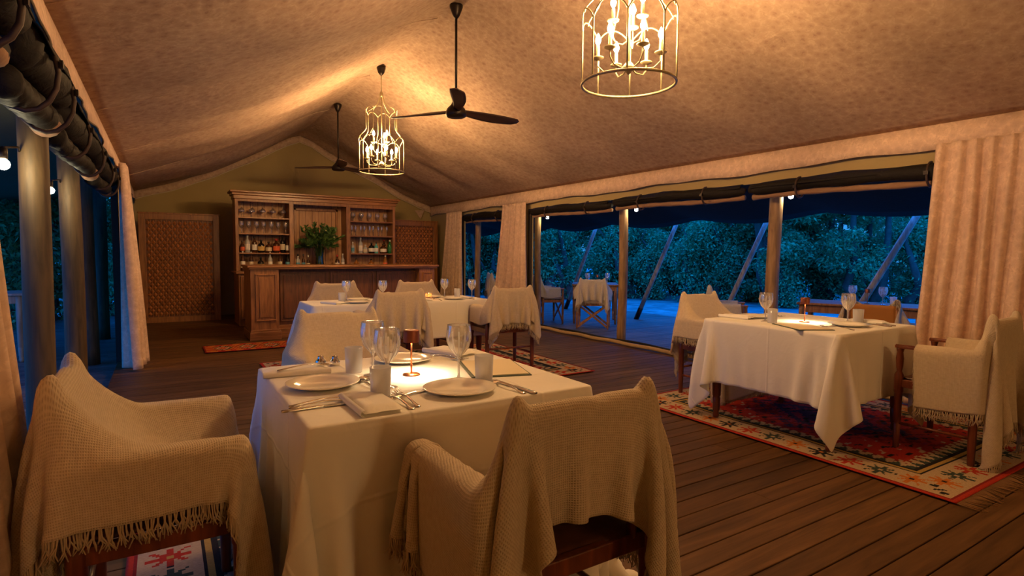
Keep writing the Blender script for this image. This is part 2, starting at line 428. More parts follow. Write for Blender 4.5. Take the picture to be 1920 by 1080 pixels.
def planks(x0, x1, y0, y1, ztop, w, gap, lens, th=.03):
    mb = MB(); y = y0; rnd = random.Random(3)
    while y < y1:
        x = x0 - rnd.random() * 0
        off = rnd.uniform(.5, lens); xa = x0; xb = min(x1, x0 + off)
        while xa < x1 - .01:
            mb.bx(xa + .001, xb - .001, y + gap / 2, min(y + w, y1) - gap / 2, ztop - th, ztop + rnd.uniform(-.0015, .0))
            xa = xb; xb = min(x1, xa + lens)
        y += w
    return mb
fl = obj('floor', planks(XL - .05, XR + .08, YF, YB, 0, .117, .006, 5.8), M_FLOOR); struct(fl)
b = fl.modifiers.new('bevel', 'BEVEL'); b.width = .002; b.segments = 1
sub = obj('floor', MB().bx(XL - .05, XR + .08, YF, YB, -.06, -.031), simple('under_floor', (.01, .008, .006), .9)); struct(sub)
dk = obj('floor', planks(XR + .09, 9.1, -2, 14.5, -.08, .13, .008, 3.0), M_DECK); struct(dk)
dk2 = obj('floor', planks(-3.2, XL - .06, -2, 14.5, -.08, .13, .008, 3.0), M_DECK); struct(dk2)
gr = obj('ground', MB().bx(-70, 90, -40, 110, -.6, -.22), M_GRASS); struct(gr)

def ceil_z(x, y):
    if x < RX: t = (x - XL) / (RX - XL)
    else: t = (XR - x) / (XR - RX)
    t = max(0, min(1, t))
    z = EZ + (RZ - EZ) * t
    d = (y - 1.0) / 2.15; fr = d - math.floor(d)
    bay = math.sin(PI * fr) ** .8
    belly = math.sin(PI * t) ** 1.0
    s = .045 + .065 * bay
    if x < RX:
        s = .07 + .085 * bay
        if y > 9.6: s += .07 * math.sin(PI * min(1, (y - 9.6) / (YB - 9.6) * .9))
    z -= s * belly
    # ridge: softly rounded
    z -= .05 * math.exp(-((x - RX) / .16) ** 2)
    # soft diagonal drag folds
    z += .010 * math.sin(6.0 * (y + .55 * abs(x - RX))) * belly + .006 * math.sin(11.3 * y + 3 * x) * belly
    if x > RX: z += .024 * math.sin(4.6 * (y - .62 * (x - RX)) + .8) * math.sin(PI * t) * min(1, max(0, (y - 4.6) / 2.0))
    else: z += .020 * math.sin(3.1 * y + .5 * x) * math.sin(PI * t) * min(1, max(0, (y - 6) / 2.0))
    return z
mb = MB(); xs = list(np.linspace(XL, RX, 34)) + list(np.linspace(RX, XR, 34))[1:]
ys = np.linspace(YF, YB + .02, 170)
mb.grid([[(x, y, ceil_z(x, y)) for x in xs] for y in ys])
ce = obj('ceiling', mb, M_TENT, smooth=True); struct(ce)
so = ce.modifiers.new('solid', 'SOLIDIFY'); so.thickness = .01; so.offset = 1
# stitched cross seams of the lining
for y in (3.15, 5.3, 7.45, 9.6):
    mb = MB(); pts = [(x, y, ceil_z(x, y) - .003) for x in xs if x <= RX]
    mb.tube(pts, .004, 5); o = obj('trim_1', mb, M_TENT, smooth=True); struct(o)

def gable(y, mat, name, yo):
    n = 30; mb = MB(); vs = []
    xs2 = np.linspace(XL - .03, XR + .03, 61)
    P = [[(x, y, -.02) for x in xs2], [(x, y, max(1.9, ceil_z(min(max(x, XL), XR), y) + .05)) for x in xs2]]
    P2 = [[(p[0], p[1] + yo, p[2]) for p in r] for r in P]
    mb.grid(P); mb.grid(list(reversed(P2)))
    o = obj(name, mb, mat); struct(o); return o
gable(YB, M_CANVAS, 'wall_back', .03)
gable(YF, M_CANVAS, 'wall_front', -.03)
# pale scalloped band where the lining meets the gable
mb = MB()
P = []
for x in np.linspace(XL, XR, 90):
    zt = ceil_z(x, YB - .06)
    d = .12 + .006 * math.sin(x * 9)
    dip = .10 * math.exp(-((x - (XR - .45)) / .10) ** 2)
    P.append([(x, YB - .06, zt - .002), (x, YB - .065, zt - d * .5), (x, YB - .055, zt - d + dip * 0 - .02)])
mb.grid(P); o = obj('trim_2', mb, M_TENT, smooth=True); struct(o)
so = o.modifiers.new('s', 'SOLIDIFY'); so.thickness = .008
for sgn in (0,):
    mb = MB(); mb.tube([(x, YB - .065, ceil_z(x, YB - .06) - (.12 + .006 * math.sin(x * 9)) - .02) for x in np.linspace(XL, XR, 90)], .008, 5)
    o = obj('trim_2', mb, M_TRIM, smooth=True); struct(o)
# little folded cloth corner at the right end of the gable band
mb = MB(); mb.add([(XR - .42, YB - .09, 2.17), (XR - .18, YB - .09, 2.19), (XR - .30, YB - .15, 1.98), (XR - .36, YB - .10, 2.12)], [(0, 3, 2), (3, 1, 2), (0, 1, 3)])
o = obj('trim_2', mb, M_TENT); struct(o)

# side walls: canvas lintel, rope hem and closed canvas behind the camera
def wall_side(name, x, sgn, opens, zl=1.97):
    mb = MB()
    mb.bx(x, x + sgn * .02, YF, YB, zl, 2.30)
    prev = YF
    for a, b_ in opens:
        mb.bx(x, x + sgn * .02, prev, a, -.02, zl); prev = b_
    mb.bx(x, x + sgn * .02, prev, YB, -.02, zl)
    o = obj(name, mb, M_CANVAS); struct(o)
wall_side('wall_right', XR + .02, 1, [(1.45, 7.85), (8.75, 10.35)])
wall_side('wall_left', XL - .02, -1, [(1.38, 7.6)], 2.13)
def valance(name, x, s):
    mb = MB(); P = []
    for y in np.linspace(YF, YB, 220):
        w = .012 * math.sin(y * 5.1) + .006 * math.sin(y * 13)
        zb = 2.075 + .012 * math.sin(y * 2.9) + .006 * math.sin(y * 7.7)
        P.append([(x, y, EZ + .005), (x + s * (.014 + w * .4), y, 2.17), (x + s * (.02 + w), y, zb)])
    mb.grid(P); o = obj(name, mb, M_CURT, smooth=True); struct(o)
    q = o.modifiers.new('s', 'SOLIDIFY'); q.thickness = .006
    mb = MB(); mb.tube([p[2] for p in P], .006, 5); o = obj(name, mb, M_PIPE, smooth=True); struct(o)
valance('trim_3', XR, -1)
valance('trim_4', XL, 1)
# sill hem of the rolled wall sheets along the right floor edge
def hem(name, x, y0, y1, sgn):
    pts = []; pts2 = []
    for y in np.linspace(y0, y1, 70):
        pts.append((x + .02 * math.sin(y * 1.6) + .008 * math.sin(y * 7), y, .03 + .004 * math.sin(y * 9)))
        pts2.append((x + sgn * .045 + .025 * math.sin(y * 1.6 + .4), y, .055 + .008 * math.sin(y * 5)))
    o = obj(name, MB().tube(pts, .026, 8), M_ROPE, smooth=True); struct(o)
    o = obj(name, MB().tube(pts2, .016, 6), M_BLACKCAN, smooth=True); struct(o)
hem('trim_5', 5.20, 1.4, 7.9, 1)
hem('trim_6', 5.20, 8.6, 10.3, 1)
# dark zipper frames at window edges
for y in (7.86, 10.36):
    struct(obj('window_1', MB().bx(XR - .0, XR + .05, y, y + .09, -.02, 1.97), simple('dark_zip_frame', (.03, .02, .015), .8)))
struct(obj('window_2', MB().bx(XL - .06, XL - .0, 7.45, 7.6, -.02, 1.97), bpy.data.materials['dark_zip_frame']))

# ------------------------------------------------------------------ rolled up window sheets
def sheet_roll(x, y0, y1, z, r, rt, side, label, group):
    t = thing('rolled_canvas', label, 'rolled canvas', (x, (y0 + y1) / 2, z), 0, group)
    h = (y1 - y0) / 2; rnd = random.Random(int(y0 * 10))
    n = 26; pts = []; rs = []
    for i in range(n):
        y = -h + 2 * h * i / (n - 1)
        pts.append((.012 * math.sin(y * 3.1), y, .018 * math.sin(y * 2.3 + 1) - .03 * abs(y / h) ** 2 * 0))
        k = 1 + .10 * math.sin(y * 9 + rnd.random()) + .06 * rnd.random()
        if i in (0, n - 1): k *= .55
        if i in (1, n - 2): k *= .95
        rs.append(r * k)
    obj('sheet', MB().tube(pts, rs, 14), M_BLACKCAN, t, smooth=True)
    # loose spiral edge lying on the roll
    P = []
    for i in range(40):
        y = -h + .03 + (2 * h - .06) * i / 39
        row = []
        for a in np.linspace(.1, 1.9, 7):
            rr = r * (1.10 + .05 * math.sin(y * 7 + a * 3))
            row.append((side * math.cos(a) * rr, y, math.sin(a) * rr * .9))
        P.append(row)
    o = obj('sheet_flap', MB().grid(P), M_BLACKCAN, t, smooth=True)
    q = o.modifiers.new('s', 'SOLIDIFY'); q.thickness = .006
    pts = [(-side * .03 + .006 * math.sin(y * 4), y, -r - rt * .75 + .012 * math.sin(y * 2.9)) for y in np.linspace(-h + .03, h - .03, 24)]
    obj('hem_roll', MB().tube(pts, [rt * (1 + .12 * math.sin(i * 1.7)) for i in range(24)], 12), M_TANCAN if side < 0 else M_BLACKCAN, t, smooth=True)
    if side > 0: obj('hem_roll_end', MB().tube([(-.03, h - .16, -r - rt * .75), (-.03, h - .03, -r - rt * .78), (-.03, h + .015, -r - rt * .78), (-.03, h + .03, -r - rt * .78)], [rt * .9, rt * 1.12, rt * .95, rt * .4], 14), M_TANCAN, t, smooth=True)
    ns = max(2, int((y1 - y0) / .95))
    for k in range(ns):
        y = -h + 2 * h * (k + .5) / ns
        lo = []
        for j in range(16):
            a = 2 * PI * j / 16
            cz = -rt * .9; rz = r + rt * .95
            lo.append((math.cos(a) * (r + .016), y, cz + math.sin(a) * (rz + .012)))
        o = obj('strap', MB().tube(lo, .011, 6, closed=True), M_STRAP, t, smooth=True)
        obj('buckle', MB().box((side * (r + .028), y, -.02), (.012, .035, .03)), M_BLACK, o)
    return t
G = 'rolled up window sheets'
sheet_roll(XR + .02, 1.55, 3.75, 1.91, .060, .028, -1, 'dark rolled canvas sheet along the right opening beside the big curtain', G)
sheet_roll(XR + .02, 3.80, 5.85, 1.92, .058, .028, -1, 'dark rolled canvas sheet along the right opening between the two visible window posts', G)
sheet_roll(XR + .02, 5.9, 7.92, 1.915, .056, .026, -1, 'dark rolled canvas sheet along the right opening ending at the middle curtain', G)
sheet_roll(XR + .02, 8.5, 10.35, 1.93, .07, .022, -1, 'short dark rolled canvas sheet over the small window between the two narrow curtains', G)
sheet_roll(XL - .055, 1.42, 2.66, 2.02, .085, .045, 1, 'black rolled canvas end at the top left corner of the photo', G)
sheet_roll(XL - .055, 2.74, 3.72, 2.00, .095, .062, 1, 'black and tan rolled canvas over the left opening before the nearest veranda pole', G)
sheet_roll(XL - .055, 3.82, 5.75, 1.97, .085, .055, 1, 'black and tan rolled canvas over the left opening before the second veranda pole', G)
sheet_roll(XL - .055, 5.85, 7.3, 1.96, .085, .055, 1, 'black and tan rolled canvas over the left opening next to the pale tied curtain', G)

# ------------------------------------------------------------------ curtains
def curtain(label, x, ytop, ybot, z0, z1, folds, amp, seed, cat='curtain', pinch=0, xb=0, bulge=0.0):
    rnd = random.Random(seed); nu = folds * 10 + 1; nv = 40; P = []
    ph = [rnd.uniform(.7, 1.3) for _ in range(folds + 1)]
    ph2 = [rnd.uniform(-.4, .4) for _ in range(folds + 1)]
    wts = np.cumsum([0] + [rnd.uniform(.45, 1.7) for _ in range(folds)]); wts = wts / wts[-1]
    for j in range(nv):
        v = j / (nv - 1); z = z1 + (z0 - z1) * v; row = []
        e = v ** 1.3
        ya = ytop[0] + (ybot[0] - ytop[0]) * e; yb = ytop[1] + (ybot[1] - ytop[1]) * e
        for i in range(nu):
            u0 = i / (nu - 1); k = min(folds - 1, int(u0 * folds)); f = u0 * folds - k; u = u0; uw = wts[k] + (wts[k + 1] - wts[k]) * f
            aa = ph[k] * (1 - f) + ph[min(folds, k + 1)] * f
            g = amp * aa * (.45 + .75 * v)
            w = math.sin(2 * PI * u * folds) * g + .25 * g * math.sin(4 * PI * u * folds + 2 * v + seed)
            yy = ya + (yb - ya) * uw + ph2[k] * .012 * math.sin(PI * f) + .010 * math.sin(5 * v + u * 20)
            row.append((x + xb * e + bulge * math.sin(PI * u) * v + w, yy, z))
        P.append(row)
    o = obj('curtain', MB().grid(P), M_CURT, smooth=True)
    tag(o, label, cat, 'floral tent curtains')
    q = o.modifiers.new('s', 'SOLIDIFY'); q.thickness = .004
    return o
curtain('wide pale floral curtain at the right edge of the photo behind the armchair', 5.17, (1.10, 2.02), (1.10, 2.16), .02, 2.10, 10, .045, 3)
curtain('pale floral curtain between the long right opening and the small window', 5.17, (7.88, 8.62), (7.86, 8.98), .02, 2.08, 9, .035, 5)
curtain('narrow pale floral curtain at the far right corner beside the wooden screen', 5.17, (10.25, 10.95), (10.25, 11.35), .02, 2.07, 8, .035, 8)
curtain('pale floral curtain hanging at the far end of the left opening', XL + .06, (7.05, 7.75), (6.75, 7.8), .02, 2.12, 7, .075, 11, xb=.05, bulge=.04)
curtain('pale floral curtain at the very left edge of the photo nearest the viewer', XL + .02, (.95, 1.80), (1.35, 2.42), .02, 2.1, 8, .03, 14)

# ------------------------------------------------------------------ veranda poles, lamps, fly sheets
def pole(x, y, label, zt=2.45, r=.062, lamp=True, ly=-.2, lx=.1, lz=1.84, mat=None, zb=-.08, side=1):
    t = thing('veranda_pole', label, 'pole', (x, y, zb), 0, 'round timber veranda poles')
    rnd = random.Random(int(y * 31)); pts = []; rs = []
    for i in range(14):
        z = (zt - zb) * i / 13
        pts.append((.006 * math.sin(z * 2 + y), .006 * math.cos(z * 3 + y), z)); rs.append(r * (1.04 - .06 * i / 13 + .02 * rnd.random()))
    obj('shaft', MB().tube(pts, rs, 18), mat or M_POST, t, smooth=True)
    obj('cap_plate', MB().lathe([(r * 1.05, 0), (r * 1.15, .004), (r * 1.15, .05), (r * .8, .06)], (0, 0, zt - zb - .06), 18), M_BLACK, t, smooth=True)
    if lamp:
        L_ = thing('veranda_lamp', label.replace('timber veranda pole', 'small bright veranda lamp on the pole').replace('round ', ''), 'lamp', (x + lx, y + ly, lz), 0, 'bulb lamps along the veranda')
        obj('bulb', MB().sphere((0, 0, 0), .026, 12, 8), M_POSTGLOW, L_, smooth=True)
        obj('socket', MB().lathe([(.012, 0), (.018, .005), (.018, .05), (.006, .06)], (0, 0, .024), 12), M_BLACK, L_, smooth=True)
        obj('bracket', MB().tube([(0, 0, .08), (-lx * .5, -ly * .5, .10), (-lx + (r + .01) * (1 if lx > 0 else -1) * .6, -ly - .05 * (1 if ly < 0 else -1), .09)], .006, 6), M_BLACK, L_, smooth=True)
        ld = bpy.data.lights.new('veranda_lamp_light', 'POINT'); ld.energy = POST_LAMP_W; ld.color = (1, .78, .42); ld.shadow_soft_size = .05
        lo = bpy.data.objects.new('light', ld); COL.objects.link(lo); lo.parent = L_; lo.location = (0, 0, -.045)
    return t
pole(5.52, 3.60, 'round timber veranda pole behind the right dining table', r=.066, lx=.08, ly=-.12)
pole(5.52, 5.90, 'round timber veranda pole in the middle of the long right opening', lx=.08, ly=-.16)
pole(5.54, 8.05, 'round timber veranda pole just beside the middle curtain', r=.055, lx=.08, ly=-.16)
pole(5.54, 10.24, 'round timber veranda pole inside the small far window', r=.06, lamp=False)
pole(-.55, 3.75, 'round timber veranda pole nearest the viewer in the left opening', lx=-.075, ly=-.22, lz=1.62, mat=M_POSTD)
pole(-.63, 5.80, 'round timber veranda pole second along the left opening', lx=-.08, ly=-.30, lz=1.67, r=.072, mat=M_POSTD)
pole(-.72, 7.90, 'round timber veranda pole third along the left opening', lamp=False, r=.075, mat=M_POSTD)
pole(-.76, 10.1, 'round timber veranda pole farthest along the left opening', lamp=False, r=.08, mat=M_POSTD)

def fly(name, x0, x1, z0, z1, mat, label, sag):
    mb = MB(); P = []
    for y in np.linspace(-1.5, 14.5, 100):
        row = []
        fr = ((y - 2.2) / 2.15) % 1.0
        for k in range(12):
            u = k / 11; z = z0 + (z1 - z0) * u - sag * math.sin(PI * fr) * u * u - .06 * math.sin(PI * u)
            row.append((x0 + (x1 - x0) * u, y, z))
        P.append(row)
    mb.grid(P); o = obj(name, mb, mat, smooth=True); q = o.modifiers.new('s', 'SOLIDIFY'); q.thickness = .008
    return o
o = fly('veranda_canopy', 5.34, 7.80, 2.42, 1.83, M_FLY, '', .11); tag(o, 'dark shade canopy over the right veranda beyond the long opening', 'canopy')
o = fly('veranda_canopy', -.47, -3.0, 2.45, 2.0, M_FLYIN, '', .10); tag(o, 'olive canopy over the left veranda behind the rolled sheets', 'canopy')
def guy(base, top, label):
    t = thing('guy_pole', label, 'pole', base, 0, 'slanting tent poles outside')
    d = Vector(top) - Vector(base)
    obj('shaft', MB().tube([(0, 0, 0), d * .5, d], [.045, .042, .038], 12), M_POSTG, t, smooth=True)
    obj('ferrule', MB().tube([d * -.005, d * .13], .049, 12), M_BLACK, t, smooth=True)
guy((8.08, 8.22, -.08), (7.90, 7.05, 1.82), 'slanting grey pole outside between the middle and right window posts')
guy((8.08, 6.28, -.08), (7.90, 5.25, 1.82), 'slanting grey pole outside just left of the post with the bright lamp')
guy((8.08, 4.29, -.08), (7.90, 3.21, 1.82), 'slanting grey pole outside near the big right curtain')
guy((8.08, 10.56, -.08), (7.90, 9.27, 1.82), 'thin slanting grey pole outside behind the far veranda chair')
# ------------------------------------------------------------------ a small cloth solver (position based)
def drape(P, rest_u, rest_v, boxes, steps=150, iters=9, th=.013, fric=.5, pull=None, pull_steps=0, bend=.25, seed=1, damp=.97, floor=.014, pins=(), fixed=None):
    P = np.array(P, float); P00 = P.copy(); V = np.zeros_like(P)
    C = np.array([b[0] for b in boxes], float); H = np.array([b[1] for b in boxes], float)
    rng = np.random.RandomState(seed); P += rng.normal(0, .0008, P.shape)
    nu, nv = P.shape[:2]; sh = math.hypot(rest_u, rest_v)
    def con(A, B, r, k):
        d = B - A; l = np.sqrt((d * d).sum(-1, keepdims=True)) + 1e-9
        c = d * (.5 * k * (l - r) / l); A += c; B -= c
    def con1(A, B, r, k):   # only resists compression lightly
        d = B - A; l = np.sqrt((d * d).sum(-1, keepdims=True)) + 1e-9
        c = d * (.5 * k * (l - r) / l); A += c; B -= c
    for st in range(steps):
        V[..., 2] -= .0028
        if pull is not None and st < pull_steps:
            V += pull(P)
        V *= damp
        sp = np.sqrt((V * V).sum(-1, keepdims=True)); V *= np.minimum(1, .013 / (sp + 1e-9))
        O = P.copy(); P = P + V
        mu = fric if (st >= pull_steps) else fric * .1
        for it in range(iters):
            for o in (0, 1):
                n = (nu - o) // 2
                con(P[o:o + 2 * n:2], P[o + 1:o + 1 + 2 * n:2], rest_u, 1)
                n = (nv - o) // 2
                con(P[:, o:o + 2 * n:2], P[:, o + 1:o + 1 + 2 * n:2], rest_v, 1)
            for o in (0, 1):
                n = (nu - o) // 2
                con(P[o:o + 2 * n:2, :-1], P[o + 1:o + 1 + 2 * n:2, 1:], sh, .5)
                con(P[o:o + 2 * n:2, 1:], P[o + 1:o + 1 + 2 * n:2, :-1], sh, .5)
            if it % 3 == 0:
                for o in range(4):
                    n = (nu - o + 1) // 4
                    a = P[o::4]; b_ = P[o + 2::4]; n = min(len(a), len(b_))
                    if n: con(a[:n], b_[:n], 2 * rest_u, bend)
                    a = P[:, o::4]; b_ = P[:, o + 2::4]; n = min(a.shape[1], b_.shape[1])
                    if n: con(a[:, :n], b_[:, :n], 2 * rest_v, bend)
            if it % 2 == 0 or it == iters - 1:
                hit = np.zeros(P.shape[:2], bool)
                for c, h in zip(C, H):
                    q = P - c; cl = np.clip(q, -h, h); d = q - cl
                    dist = np.sqrt((d * d).sum(-1)); near = dist < th
                    if not near.any(): continue
                    ins = dist < 1e-7; out = near & ~ins
                    if out.any():
                        dd = d[out]; P[out] = c + cl[out] + dd / dist[out][:, None] * th
                    if ins.any():
                        qi = q[ins]; pen = (h + th) - np.abs(qi); pen[:, 2] = np.where(qi[:, 2] > 0, pen[:, 2] * .3, 9); ax = pen.argmin(1)
                        r = np.arange(len(ax)); s = np.sign(qi[r, ax]); s[s == 0] = 1
                        qi[r, ax] = s * (h[ax] + th); P[ins] = c + qi
                    hit |= near
                for pi, pj, pp in pins: P[pi, pj] = pp
                if fixed is not None: P[fixed] = P00[fixed]
                lo = P[..., 2] < floor; P[..., 2][lo] = floor; hit |= lo
        D = P - O
        D[hit] *= (1 - mu); P = O + D
        V = D
    return P

def cloth_mesh(name, P, su, sv, mat, parent=None, sub=1, thick=.004):
    nu, nv = P.shape[:2]; mb = MB(); mb.grid(P.tolist())
    me = mesh_of(name, mb, mat, True)
    uvl = me.uv_layers.new(name='UVMap'); 
    idx = np.zeros(len(me.loops), int); me.loops.foreach_get('vertex_index', idx)
    uv = np.stack([(idx // nv) * su, (idx % nv) * sv], 1).astype(np.float32).ravel()
    uvl.data.foreach_set('uv', uv)
    o = bpy.data.objects.new(name, me); COL.objects.link(o)
    if parent is not None: o.parent = parent
    q = o.modifiers.new('sub', 'SUBSURF'); q.levels = sub; q.render_levels = sub
    if thick:
        q = o.modifiers.new('s', 'SOLIDIFY'); q.thickness = thick; q.offset = -1
    return o

def fringe(edge, out, n_per=1, length=.07, r=.0022, seed=0, boxes=()):
    """knotted tassels hanging from a hem polyline"""
    rnd = random.Random(seed); mb = MB()
    E_ = [Vector(p) for p in edge]
    for i in range(len(E_) - 1):
        for k in range(n_per):
            p = E_[i].lerp(E_[i + 1], (k + rnd.random() * .7) / n_per)
            d = (E_[i + 1] - E_[i]); d.normalize()
            Lh = length * rnd.uniform(.7, 1.15); sway = rnd.uniform(-.35, .35)
            for s_ in (-1, 1):
                q = [p + Vector((0, 0, .004)), p + Vector((0, 0, -Lh * .35)) + d * sway * .01,
                     p + Vector((0, 0, -Lh * .7)) + d * (sway * .03 + s_ * .004) + Vector((rnd.uniform(-.004, .004), rnd.uniform(-.004, .004), 0)),
                     p + Vector((0, 0, -Lh)) + d * (sway * .04 + s_ * .009) + Vector((rnd.uniform(-.006, .006), rnd.uniform(-.006, .006), 0))]
                q = [Vector((a.x, a.y, max(.006, a.z))) for a in q]
                mb.tube(q, [r * 1.3, r * 1.1, r, r * .7], 4)
    return mb

# ------------------------------------------------------------------ armchair (local: faces +y, stands on z=0)
CW, CB = .265, .203
CHAIR_BOXES = [((-CW, -.012, .40), (.030, .225, .267)), ((CW, -.012, .40), (.030, .225, .267)),
               ((0, -.01, .30), (.24, .220, .172)),
               ((0, -.212, .40), (.225, .022, .20)), ((0, -.225, .62), (.218, .022, .10)), ((0, -.245, .76), (.205, .016, .095)), ((-.206, -.247, .70), (.018, .018, .178)), ((.206, -.247, .70), (.018, .018, .178))]
def make_chair(kind, label, group=None):
    W = M_CHAIR if kind == 'indoor' else M_CHAIR2
    t = thing('dining_armchair' if kind == 'indoor' else 'veranda_armchair', label, 'chair', (0, 0, 0), 0, group)
    for sx_ in (-1, 1):
        # turned front leg carrying the arm
        pr = [(.013, 0), (.017, .02), (.020, .16), (.016, .17), (.021, .18), (.022, .36), (.026, .37), (.026, .475), (.021, .485), (.014, .50), (.019, .53), (.022, .58), (.017, .62), (.022, .64), (.022, .646)]
        obj('leg', MB().lathe(pr, (sx_ * CW, .185, 0), 14), W, t, smooth=True)
        pr = [(.013, 0), (.018, .02), (.021, .16), (.022, .36), (.025, .37), (.025, .475), (.018, .49), (.018, .645)]
        obj('leg', MB().lathe(pr, (sx_ * CW, -.2, 0), 14), W, t, smooth=True)
        mb = MB(); P = []
        for k in range(13):
            y = -.24 + .45 * k / 12; e = .024 + .008 * math.sin(PI * k / 12)
            if k in (0, 12): e *= .75
            P.append([(sx_ * CW - e, y, .647), (sx_ * CW - e, y, .662), (sx_ * CW, y, .668), (sx_ * CW + e, y, .662), (sx_ * CW + e, y, .647), (sx_ * CW - e, y, .647)])
        mb.grid(P); b0 = len(mb.v)
        mb.add([p for p in P[0][:5]], [(0, 1, 2, 3, 4)]); mb.add([p for p in P[-1][:5]], [(4, 3, 2, 1, 0)])
        obj('arm', mb, W, t, bevel=.003)
        obj('back_post', MB().tube([(sx_ * CB, -.20, .44), (sx_ * CB, -.215, .62), (sx_ * CB, -.243, .834)], [.015, .015, .012], 10), W, t, smooth=True)
    fr = MB()
    for sx_ in (-1, 1): fr.beam((sx_ * CW, -.2, .425), (sx_ * CW, .185, .425), .026, .05)
    fr.beam((-CW, .185, .425), (CW, .185, .425), .026, .05); fr.beam((-CW, -.2, .425), (CW, -.2, .425), .026, .05)
    obj('seat_frame', fr, W, t, bevel=.004)
    P = []
    for j in range(10):
        y = -.2 + .39 * j / 9
        P.append([(x, y, .462 - .016 * math.cos(x / .25 * PI / 2)) for x in np.linspace(-.25, .25, 10)])
    o = obj('seat', MB().grid(P), M_LEATHER if kind == 'indoor' else M_CUSH, t, smooth=True)
    q = o.modifiers.new('s', 'SOLIDIFY'); q.thickness = .012 if kind == 'indoor' else .05; q.offset = 1 if kind != 'indoor' else -1
    P = []
    for j in range(8):
        z = .60 + .24 * j / 7; y0 = -.214 - (z - .60) * .13
        P.append([(x, y0 - .018 * math.cos(x / .20 * PI / 2), z) for x in np.linspace(-.20, .20, 12)])
    o = obj('backrest', MB().grid(P), M_LEATHER if kind == 'indoor' else M_CANBACK, t, smooth=True)
    q = o.modifiers.new('s', 'SOLIDIFY'); q.thickness = .008
    if kind == 'indoor':
        st = MB(); st.tube([(-CW, .185, .17), (-CW, -.2, .17)], .010, 8); st.tube([(CW, .185, .17), (CW, -.2, .17)], .010, 8); st.tube([(-CW, -.2, .24), (CW, -.2, .24)], .010, 8)
        obj('stretcher', st, W, t, smooth=True)
    else:
        for yy in (.17, -.20):
            obj('cross_brace', MB().beam((-CW + .01, yy, .03), (CW - .01, yy, .42), .035, .02, up=(0, 1, 0)), W, t, bevel=.003)
            obj('cross_brace', MB().beam((-CW + .01, yy + .022, .42), (CW - .01, yy + .022, .03), .035, .02, up=(0, 1, 0)), W, t, bevel=.003)
    return t

def make_throw(nu, nv, wu, lv, cy, rot=0.0, pullf=None, ps=0, steps=150, seed=1, fric=.5, extra=(), z0=.93, skew=0.0, fr_ends=(True, True), sides=False, name='throw', sub=1, tassel=.06, off=0.0):
    """woven throw laid over an armchair; local frame of the chair"""
    su, sv = wu / (nu - 1), lv / (nv - 1)
    P = np.zeros((nu, nv, 3)); c, s = math.cos(rot), math.sin(rot)
    for i in range(nu):
        for j in range(nv):
            x = (i * su - wu / 2) * .975 + off; y = j * sv - lv / 2
            P[i, j] = (x * c - y * s, x * s + y * c + cy, z0)
    pins = []
    for sx_ in (-1, 1):
        tg = np.array((sx_ * (CB + .004), -.250, .905)); d_ = ((P[..., :2] - tg[:2]) ** 2).sum(-1)
        pi, pj = np.unravel_index(d_.argmin(), d_.shape); pins.append((pi, pj, tg))
        du, dv = np.array((su * c, su * s, 0)) * .96, np.array((-sv * s, sv * c, 0)) * .96
        for a_, b_ in ((1, 0), (-1, 0), (0, 1), (0, -1)):
            pins.append((pi + a_, pj + b_, tg + du * a_ + dv * b_ - np.array((0, 0, .010 if a_ * sx_ <= 0 else .018))))
    P = drape(P, su, sv, CHAIR_BOXES + list(extra), pins=pins, steps=steps, pull=pullf, pull_steps=ps, seed=seed, fric=fric)
    o = cloth_mesh(name, P, su, sv, M_KNIT, None, sub)
    mb = MB()
    for k, flag in zip((0, -1), fr_ends):
        if flag:
            e = P[:, k]; f_ = fringe([tuple(p) for p in e], None, 3, tassel, .0021, seed + k)
            mb.add(f_.v, f_.f)
    if sides:
        for k in (0, -1):
            e = P[k, :]; f_ = fringe([tuple(p) for p in e], None, 3, tassel, .0021, seed + 7 + k)
            mb.add(f_.v, f_.f)
    if mb.v:
        fo = obj('fringe', mb, M_KNIT, o, smooth=True); fo['kind'] = 'stuff'
    return o
def pull_seat(P):
    x, y, z = P[..., 0], P[..., 1], P[..., 2]
    m = (np.abs(x) < .21) & (y > -.20) & (y < .24) & (z > .49)
    V = np.zeros_like(P); V[..., 2] = np.where(m, -.0045, 0); return V
import time as _t
_t0 = _t.time()
G_CH = 'mahogany dining armchairs'
chA = make_chair('indoor', 'mahogany armchair under a throw at the left side of the front table', G_CH)
chA.location = (-.01, 2.05, 0); chA.rotation_euler = (0, 0, -PI / 2)
GT = 'woven cream throws over chairs'
def place_throw(o, x, y, rz, label):
    o.location = (x, y, 0); o.rotation_euler = (0, 0, rz); tag(o, label, 'throw', GT); return o
# front table edge as obstacle so throws do not sink into its cloth
tab = [((0, .95, .37), (.7, .50, .37))]
thL = make_throw(56, 72, 1.00, 1.38, -.02, .04, pull_seat, 45, 170, 3, .5, [((0, .31+.5, .37), (.9, .50, .37))], sides=True)
place_throw(thL, -.01, 2.05, -PI / 2, 'cream woven throw covering the back and both arms of the chair at the left front')
chR = dup(chA, (.88, 1.305, 0), 0.0, 'mahogany armchair seen from behind in the centre foreground, mostly under its throw')
thR = make_throw(66, 62, 1.22, 1.12, .04, -.09, pull_seat, 45, 170, 5, .45, [((0, .205+.5, .37), (.9, .50, .37))], off=.0, sides=True, fr_ends=(False, False))
place_throw(thR, .88, 1.305, 0, 'cream woven throw hanging over the back of the chair in the centre foreground')
chE = dup(chA, (.86, 3.06, 0), PI, 'mahogany armchair at the far side of the front table facing the viewer')
thE = dup(thL, (.86, 3.06, 0), PI, 'cream woven throw covering the chair at the far side of the front table')
